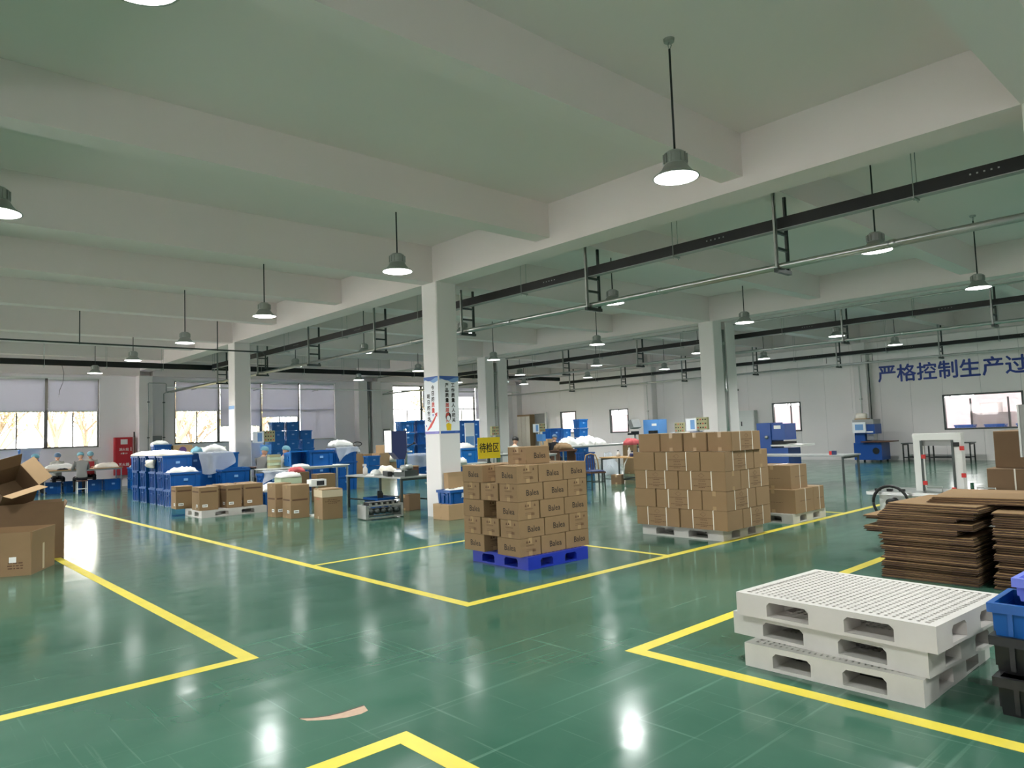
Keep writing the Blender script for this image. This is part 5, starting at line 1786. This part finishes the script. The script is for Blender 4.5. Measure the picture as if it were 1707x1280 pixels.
work_table(24.9, 21.5, 5.0, 1.0, 0.9, 'long sorting table heaped with white film near the right wall', 'table_white', 'galvanised')
for i, x in enumerate((22.9, 23.75, 24.6)):
    tag(put('plastic_film', lump(0.84, 0.8, 0.42, 80 + i, 14, 0.7).mesh('plastic_film', 'white_cloth', True), None, (x, 21.5, 0.9)), 'white film heap on the sorting table, %s from the columns' % ORD[i], 'bag', 'film heaps on the sorting table')
for i, (x, y, z) in enumerate(((23.0, 22.6, 0.0), (23.74, 22.6, 0.0), (24.9, 22.6, 0.0))):
    for k in range(4 if i < 2 else 5):
        tote(medc if i else big, x, y, k * 0.42, 0, 'blue tote, %s level of the %s stack behind the sorting table' % (LEV[k], ORD[i]), 'totes behind the sorting table')
carton(0.55, 0.4, 0.35, 21.9, 21.9, 0.9 + 0.0, 20, 'orange-brown carton on the shelf left of the sorting table', None, 'cardboard_light')
carton(0.55, 0.4, 0.9, 21.9, 21.9, 0.0, 20, 'brown carton standing on the floor left of the sorting table', None, 'cardboard_light')
t = thing('press_stand', 'tilted grey control box on a stand at the sorting table', 'machine', (24.6, 19.2, 0))
part('post', MB().tube([(0, 0, 0), (0, 0, 1.35)], 0.04, 8), 'steel_dark', t, True)
part('foot', MB().box(-0.25, -0.25, 0, 0.25, 0.25, 0.04), 'steel_dark', t)
part('control_box', MB().box(-0.28, -0.1, -0.18, 0.28, 0.1, 0.18, Matrix.Translation((0, 0, 1.75)) @ Matrix.Rotation(R(-20), 4, 'X')), 'grey_metal', t)
part('bracket', MB().box(-0.2, -0.06, 1.32, 0.2, 0.06, 1.45), 'rubber_black', t)
part('arm', MB().box(-0.45, -0.05, 1.3, 0.2, 0.05, 1.38), 'rubber_black', t)
carton(0.6, 0.45, 1.0, 20.2, 15.9, 0, 5, 'tall brown carton behind the wooden chair carrying red cloth', None, 'cardboard', 'packing_tape')
tag(put('cloth_heap', lump(0.6, 0.45, 0.26, 91, 12).mesh('cloth_heap', 'pink_cloth', True), None, (20.2, 15.9, 1.0)), 'red cloth heap on the tall carton behind the chair', 'cloth')
tag(put('plastic_film', lump(0.7, 0.5, 0.7, 92, 14, 0.7).mesh('plastic_film', 'sheet_film', True), None, (19.3, 16.2, 0)), 'big crumpled bag of scrap on the floor behind the chair', 'bag')
tote(med, 18.9, 17.0, 0.0, 0, 'blue tote on the floor behind the scrap bag')
tote(med, 18.9, 17.0, 0.4, 0, 'blue tote on another behind the scrap bag')
for i, (x, y, n) in enumerate(((21.4, 15.9, 3), (22.0, 15.2, 3), (22.5, 14.6, 3), (23.0, 13.9, 3))):
    for k in range(n):
        tote(med, x, y, k * 0.40, 90, 'blue tote, %s level of the %s stack behind the glue table' % (LEV[k], ORD[i]), 'totes behind the glue table')
tag(put('plastic_film', lump(1.6, 0.7, 0.2, 93, 16, 0.6).mesh('plastic_film', 'white_cloth', True), None, (21.9, 15.3, 1.2), R(-47)), 'long white film heap on the totes behind the glue table', 'bag')

# ---- chair, glue table, small carton
t = thing('chair', 'wooden chair with curved back and dark cushion facing the glue table', 'chair', (14.55, 12.75, 0), R(-25))
for sx, sy in ((-0.19, -0.19), (0.19, -0.19), (-0.19, 0.19), (0.19, 0.19)):
    part('leg', MB().tube([(sx, sy, 0), (sx * 0.95, sy * 0.95, 0.44)], [0.02, 0.024], 8), 'steel_dark', t)
part('seat', MB().box(-0.22, -0.21, 0.43, 0.22, 0.21, 0.47), 'dark_wood', t)
part('cushion', lump(0.44, 0.42, 0.06, 95, 10), 'machine_navy', t, True, loc=(0, 0, 0.47))
part('back_hoop', MB().tube([(-0.2, 0.2, 0.46), (-0.19, 0.24, 0.75), (-0.14, 0.26, 0.9), (0, 0.27, 0.94), (0.14, 0.26, 0.9), (0.19, 0.24, 0.75), (0.2, 0.2, 0.46)], 0.018, 8), 'wood_top', t, True)
for q in range(4):
    part('spindle', MB().tube([(-0.105 + 0.07 * q, 0.2, 0.47), (-0.09 + 0.06 * q, 0.26, 0.9)], 0.01, 6), 'dark_wood', t)
for sy in (-0.19, 0.19):
    part('stretcher', MB().tube([(-0.19, sy, 0.2), (0.19, sy, 0.2)], 0.012, 6), 'steel_dark', t)
work_table(16.75, 13.35, 0.9, 1.5, 0.76, 'small glue table with bottles in the middle of the hall', 'wood_top', 'steel_dark', shelf=0.12)
for i, (x, y, h, r, m, lab) in enumerate(((16.7, 13.7, 0.16, 0.06, 'white_plastic', 'white jar nearest the chair on the glue table'), (16.85, 13.4, 0.26, 0.05, 'white_plastic', 'tall white bottle on the glue table'),
                                          (16.95, 13.15, 0.34, 0.035, 'bottle_green', 'slim green bottle standing up on the glue table'), (16.6, 13.1, 0.14, 0.07, 'machine_navy', 'squat navy tin on the glue table'))):
    t = thing('bottle', lab, 'bottle', (x, y, 0.76), 0, 'bottles on the glue table')
    part('body', MB().lathe([(r, 0), (r, h * 0.65), (r * 0.45, h * 0.8), (r * 0.4, h)], 12), m, t, True)
    part('cap', MB().lathe([(r * 0.45, h), (r * 0.45, h + 0.025), (r * 0.3, h + 0.03)], 10), 'rubber_black', t)
t = thing('hot_glue_unit', 'black boxed glue unit with white hose on the glue table', 'machine', (16.85, 12.85, 0.76))
part('case', MB().box(-0.16, -0.14, 0, 0.16, 0.14, 0.3), 'rubber_black', t)
part('front_plate', MB().box(-0.165, -0.1, 0.05, -0.16, 0.1, 0.25), 'grey_metal', t)
part('hose', MB().tube([(-0.16, 0.1, 0.1), (-0.4, 0.22, 0.12), (-0.55, 0.3, -0.2), (-0.6, 0.32, -0.6)], 0.018, 6), 'white_plastic', t, True)
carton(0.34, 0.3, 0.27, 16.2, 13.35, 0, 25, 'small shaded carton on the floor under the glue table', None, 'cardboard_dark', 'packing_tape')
carton(0.4, 0.5, 0.6, 17.35, 12.3, 0, 0, 'olive wrapped stack of bundles at the end of the glue table', None, 'panel_olive', None)
t = thing('cable_coil', 'loose grey cable coil on the floor by the glue table', 'cable', (16.7, 12.35, 0.02))
part('coil', MB().tube([((0.16 + 0.01 * a) * math.cos(a * 0.7), (0.16 + 0.01 * a) * math.sin(a * 0.7), 0.012 * (a % 3)) for a in range(26)], 0.012, 5), 'grey_metal', t, True)
part('plug', MB().box(0.3, 0.2, 0, 0.38, 0.24, 0.03), 'rubber_black', t)

# ---- presses seen above the strapped stack
work_table(17.25, 11.35, 0.8, 1.0, 0.82, 'press table in front of the paired columns', 'table_white', 'galvanised')
t = welder(17.2, 11.32, 0.82, -90, 'press with blue head and instruction board before the paired columns', 0.66, True, True, head='machine_blue')
work_table(21.0, 14.5, 0.8, 1.2, 0.82, 'press table two bays behind the strapped stack', 'table_white', 'galvanised')
welder(20.9, 14.6, 0.82, -75, 'press with tilted small panel behind the strapped stack', 0.56, True, False)
t = thing('press_cabinet', 'sky blue press cabinet standing against the far pier', 'machine', (25.5, 18.8, 0))
part('body', MB().box(-0.3, -0.4, 0, 0.3, 0.4, 1.92), 'machine_skyblue', t)
part('label_plate', MB().box(-0.305, -0.3, 1.65, -0.3, -0.05, 1.75), 'label_white', t)
part('work_head', MB().box(-0.55, -0.35, 1.15, -0.3, -0.05, 1.45), 'rubber_black', t)
part('bed', MB().box(-0.7, -0.35, 0.8, -0.3, 0.35, 0.88), 'stainless', t)
# big blue press and its long table right of the strapped stack
t = thing('cutting_press', 'tall dark blue press with round boss behind the low carton stack', 'machine', (23.9, 12.5, 0))
part('column', MB().box(-0.45, -0.1, 0, 0.45, 0.42, 1.6), 'machine_blue', t)
part('head', MB().box(-0.4, -0.6, 1.0, 0.4, -0.1, 1.56), 'machine_blue', t)
part('label_plate', MB().box(-0.405, -0.45, 1.38, -0.4, -0.2, 1.5), 'label_white', t)
part('boss', MB().tube([(-0.45, 0.05, 1.1), (-0.5, 0.05, 1.1)], 0.06, 12), 'stainless', t, True)
part('die_plate', MB().box(-0.4, -0.6, 0.86, 0.4, -0.1, 0.94), 'rubber_black', t)
part('bed', MB().box(-0.5, -1.2, 0.78, 0.5, -0.1, 0.84), 'table_white', t)
part('base', MB().box(-0.45, -0.7, 0, 0.45, -0.1, 0.72), 'machine_blue', t)
work_table(17.95, 8.75, 1.0, 2.7, 0.76, 'long grey table behind the low carton stack', 'grey_metal', 'steel_dark', tt=0.035)
t = thing('stapler', 'small red and blue tape dispenser at the end of the long grey table', 'tool', (17.7, 7.75, 0.76), R(10))
part('body', MB().box(-0.04, -0.07, 0, 0.04, 0.03, 0.1), 'machine_navy', t)
part('grip', MB().box(-0.045, 0.03, 0, 0.045, 0.09, 0.09), 'red_part', t)

# ================================================================== RIGHT WALL MACHINES
t = thing('ultrasonic_press', 'blue free-standing press with olive-white control head by the right wall', 'machine', (28.35, 10.95, 0))
part('cabinet', MB().box(-0.4, -0.5, 0.08, 0.4, 0.5, 0.72), 'machine_blue', t)
for sx in (-0.32, 0.32):
    for sy in (-0.42, 0.42):
        part('caster', MB().lathe([(0.035, 0), (0.04, 0.02), (0.04, 0.08)], 8, (sx, sy, 0)), 'rubber_black', t)
part('fan_grille', MB().lathe([(0.12, -0.01), (0.12, 0.01)], 16), 'black_steel', t, rot=(0, R(90), 0), loc=(-0.41, -0.3, 0.42))
part('column', MB().box(-0.3, 0.1, 0.72, 0.35, 0.48, 1.35), 'machine_blue', t)
part('bed', MB().box(-0.5, -0.85, 0.74, 0.35, 0.2, 0.78), 'dark_wood', t)
p = part('head', MB().box(-0.35, -0.28, 1.05, 0.3, 0.1, 1.42), 'machine_blue', t)
part('label_plate', MB().box(-0.356, -0.22, 1.1, -0.35, 0.05, 1.15), 'label_white', p)
part('horn', MB().box(-0.25, -0.2, 0.82, 0.1, 0.05, 1.05), 'stainless', t)
p = part('control_panel', MB().box(-0.42, 0.02, 1.1, -0.3, 0.5, 1.5), 'poster_white', t)
part('screen', MB().box(-0.425, 0.1, 1.2, -0.42, 0.4, 1.42), 'poster_sky', p)
part('top_panel', MB().box(-0.38, -0.26, 1.42, 0.3, 0.5, 1.6), 'grey_metal', t)
part('paper_roll', MB().tube([(-0.2, 0.4, 1.72), (-0.2, 0.05, 1.72)], 0.12, 14), 'cream_cloth', t, True)
part('roll_holder', MB().box(-0.3, 0.0, 1.6, 0.0, 0.45, 1.64), 'cardboard_light', t)
for i, (y0, y1, x, lab) in enumerate(((9.1, 9.9, 28.6, 'left'), (7.65, 9.05, 28.6, 'right'))):
    work_table(x, (y0 + y1) / 2, 0.6, y1 - y0 if i == 0 else 1.4, 0.68, 'dark steel bench by the right wall below the slogan, %s one' % lab, 'steel_dark', 'black_steel', shelf=0.16)
carton(0.3, 0.3, 0.34, 28.05, 7.95, 0, 10, 'small pale carton on the floor beside the dark steel benches', None, 'cardboard_light', 'packing_tape')

# ---- strapping machine behind the flat boards
t = thing('strapping_machine', 'pale strapping machine with tall arch and red latches behind the flat boards', 'machine', (9.7, 2.97, 0))
part('cabinet', MB().box(-0.28, -0.62, 0.1, 0.28, 0.62, 0.66), 'white_metal', t)
part('table', MB().box(-0.34, -0.75, 0.66, 0.34, 0.75, 0.70), 'stainless', t)
for sy in (-1, 1):
    part('arch_post', MB().box(-0.06, sy * 0.22 - 0.042, 0.70, 0.06, sy * 0.22 + 0.042, 1.318), 'white_metal', t)
    part('arch_rail', MB().box(-0.075, sy * 0.22 - sy * 0.05 - 0.012, 0.70, -0.061, sy * 0.22 - sy * 0.05 + 0.012, 1.315), 'steel_dark', t)
part('arch_beam', MB().box(-0.062, -0.265, 1.32, 0.06, 0.265, 1.40), 'white_metal', t)
part('arch_window', MB().box(-0.03, -0.178, 1.25, -0.02, 0.178, 1.32), 'grey_metal', t)
for y, z in ((0.15, 1.12), (0.15, 0.80), (-0.27, 1.22), (-0.27, 0.90), (-0.16, 0.73)):
    part('latch', MB().box(-0.085, y - 0.022, z - 0.025, -0.06, y + 0.022, z + 0.025), 'red_part', t)
part('guide_wheel', MB().box(-0.08, -0.24, 1.24, -0.06, -0.18, 1.29), 'rubber_black', t)
for y in (0.02, -0.52):
    part('handle', MB().tube([(-0.2, y - 0.09, 0.70), (-0.2, y - 0.09, 0.77), (-0.2, y + 0.09, 0.77), (-0.2, y + 0.09, 0.70)], 0.008, 6), 'stainless', t, True)
part('lever', MB().tube([(-0.12, -0.36, 0.70), (-0.12, -0.36, 0.82)], 0.02, 8), 'bottle_green', t, True)
part('reel_rim', MB().tube([(-0.42, 0.44 + 0.2 * math.cos(a * PI / 12), 0.58 + 0.2 * math.sin(a * PI / 12)) for a in range(25)], 0.018, 6), 'rubber_black', t, True)
part('reel_hub', MB().tube([(-0.45, 0.44, 0.58), (-0.28, 0.44, 0.58)], 0.05, 10), 'rubber_black', t, True)
for q in range(3):
    part('knob', MB().cbox(-0.28, 0.35 + 0.14 * q, 0.72, 0.05, 0.06, 0.03), 'rubber_black', t)
# grey board on a post at the right edge
t = thing('grey_board', 'grey upright board on a post at the right edge by the brown cartons', 'board', (9.35, 1.62, 0))
part('board', MB().box(-0.02, -0.6, 1.13, 0.02, 0.42, 1.70), 'grey_metal', t)
part('edge_strip', MB().box(-0.03, 0.42, 1.13, 0.03, 0.44, 1.70), 'galvanised', t)
part('post', MB().box(-0.02, -0.5, 0, 0.02, -0.46, 1.13), 'galvanised', t)
part('foot', MB().box(-0.2, -0.7, 0, 0.2, -0.26, 0.02), 'galvanised', t)

# ---- crates at the right edge in front
tote(black, 4.75, 0.90, 0.0, 90, 'black tote on the floor at the bottom right edge', 'totes at the right edge')
tote(black, 4.85, 0.93, 0.19, 90, 'black tote nested second at the right edge under the blue one', 'totes at the right edge')
o = make_tote(0.62, 0.46, 0.19, 'blue_plastic')
o['label'] = 'flat blue crate on the black totes at the right edge'
o['group'] = 'totes at the right edge'
o.location = (4.86, 0.93, 0.375)
o.rotation_euler = (0, 0, R(90))
o = make_tote(0.5, 0.4, 0.13, 'lavender_plastic')
o['label'] = 'lavender crate topping the stack at the right edge'
o['group'] = 'totes at the right edge'
o.location = (5.0, 0.90, 0.55)
o.rotation_euler = (0, 0, R(88))

# ================================================================== SEEN THROUGH THE WIDE INTERIOR WINDOW
work_table(31.3, 7.6, 0.8, 3.4, 1.0, 'bench of blue trays behind the wide interior window', 'machine_skyblue', 'galvanised')
for i in range(3):
    tote(small, 31.3, 6.6 + 1.0 * i, 1.0, 90, 'blue tray on the bench behind the wide window, %s from the right' % ORD[i])
t = thing('packing_machine', 'grey framed machine seen behind the wide interior window', 'machine', (34.0, 8.3, 0))
part('body', MB().box(-0.5, -0.7, 0.3, 0.5, 0.7, 1.7), 'grey_metal', t)
for sy in (-0.65, 0.65):
    part('upright', MB().box(-0.55, sy - 0.03, 0, -0.5, sy + 0.03, 2.3), 'steel_dark', t)
part('hopper', MB().box(-0.3, -0.4, 1.7, 0.3, 0.4, 2.1), 'white_metal', t)
t = thing('pink_rack', 'pink and grey rack seen behind the wide interior window', 'rack', (34.0, 6.3, 0))
part('frame', MB().box(-0.4, -0.5, 0, 0.4, 0.5, 1.5), 'grey_metal', t)
part('load', MB().box(-0.35, -0.45, 1.5, 0.35, 0.1, 2.1), 'pink_cloth', t)

t = thing('loose_wire', 'thin loose wire dangling from the tray before the first window', 'wire', (4.72, 26.4, 4.24))
part('wire', MB().tube([(0, 0, 0), (0.05, 0, -0.25), (0.03, 0, -0.55), (-0.06, 0, -0.8), (-0.08, 0, -0.95)], 0.008, 5), 'steel_dark', t, True)
part('bare_end', MB().tube([(-0.08, 0, -0.95), (-0.08, 0, -1.02)], 0.006, 5), 'stainless', t, True)
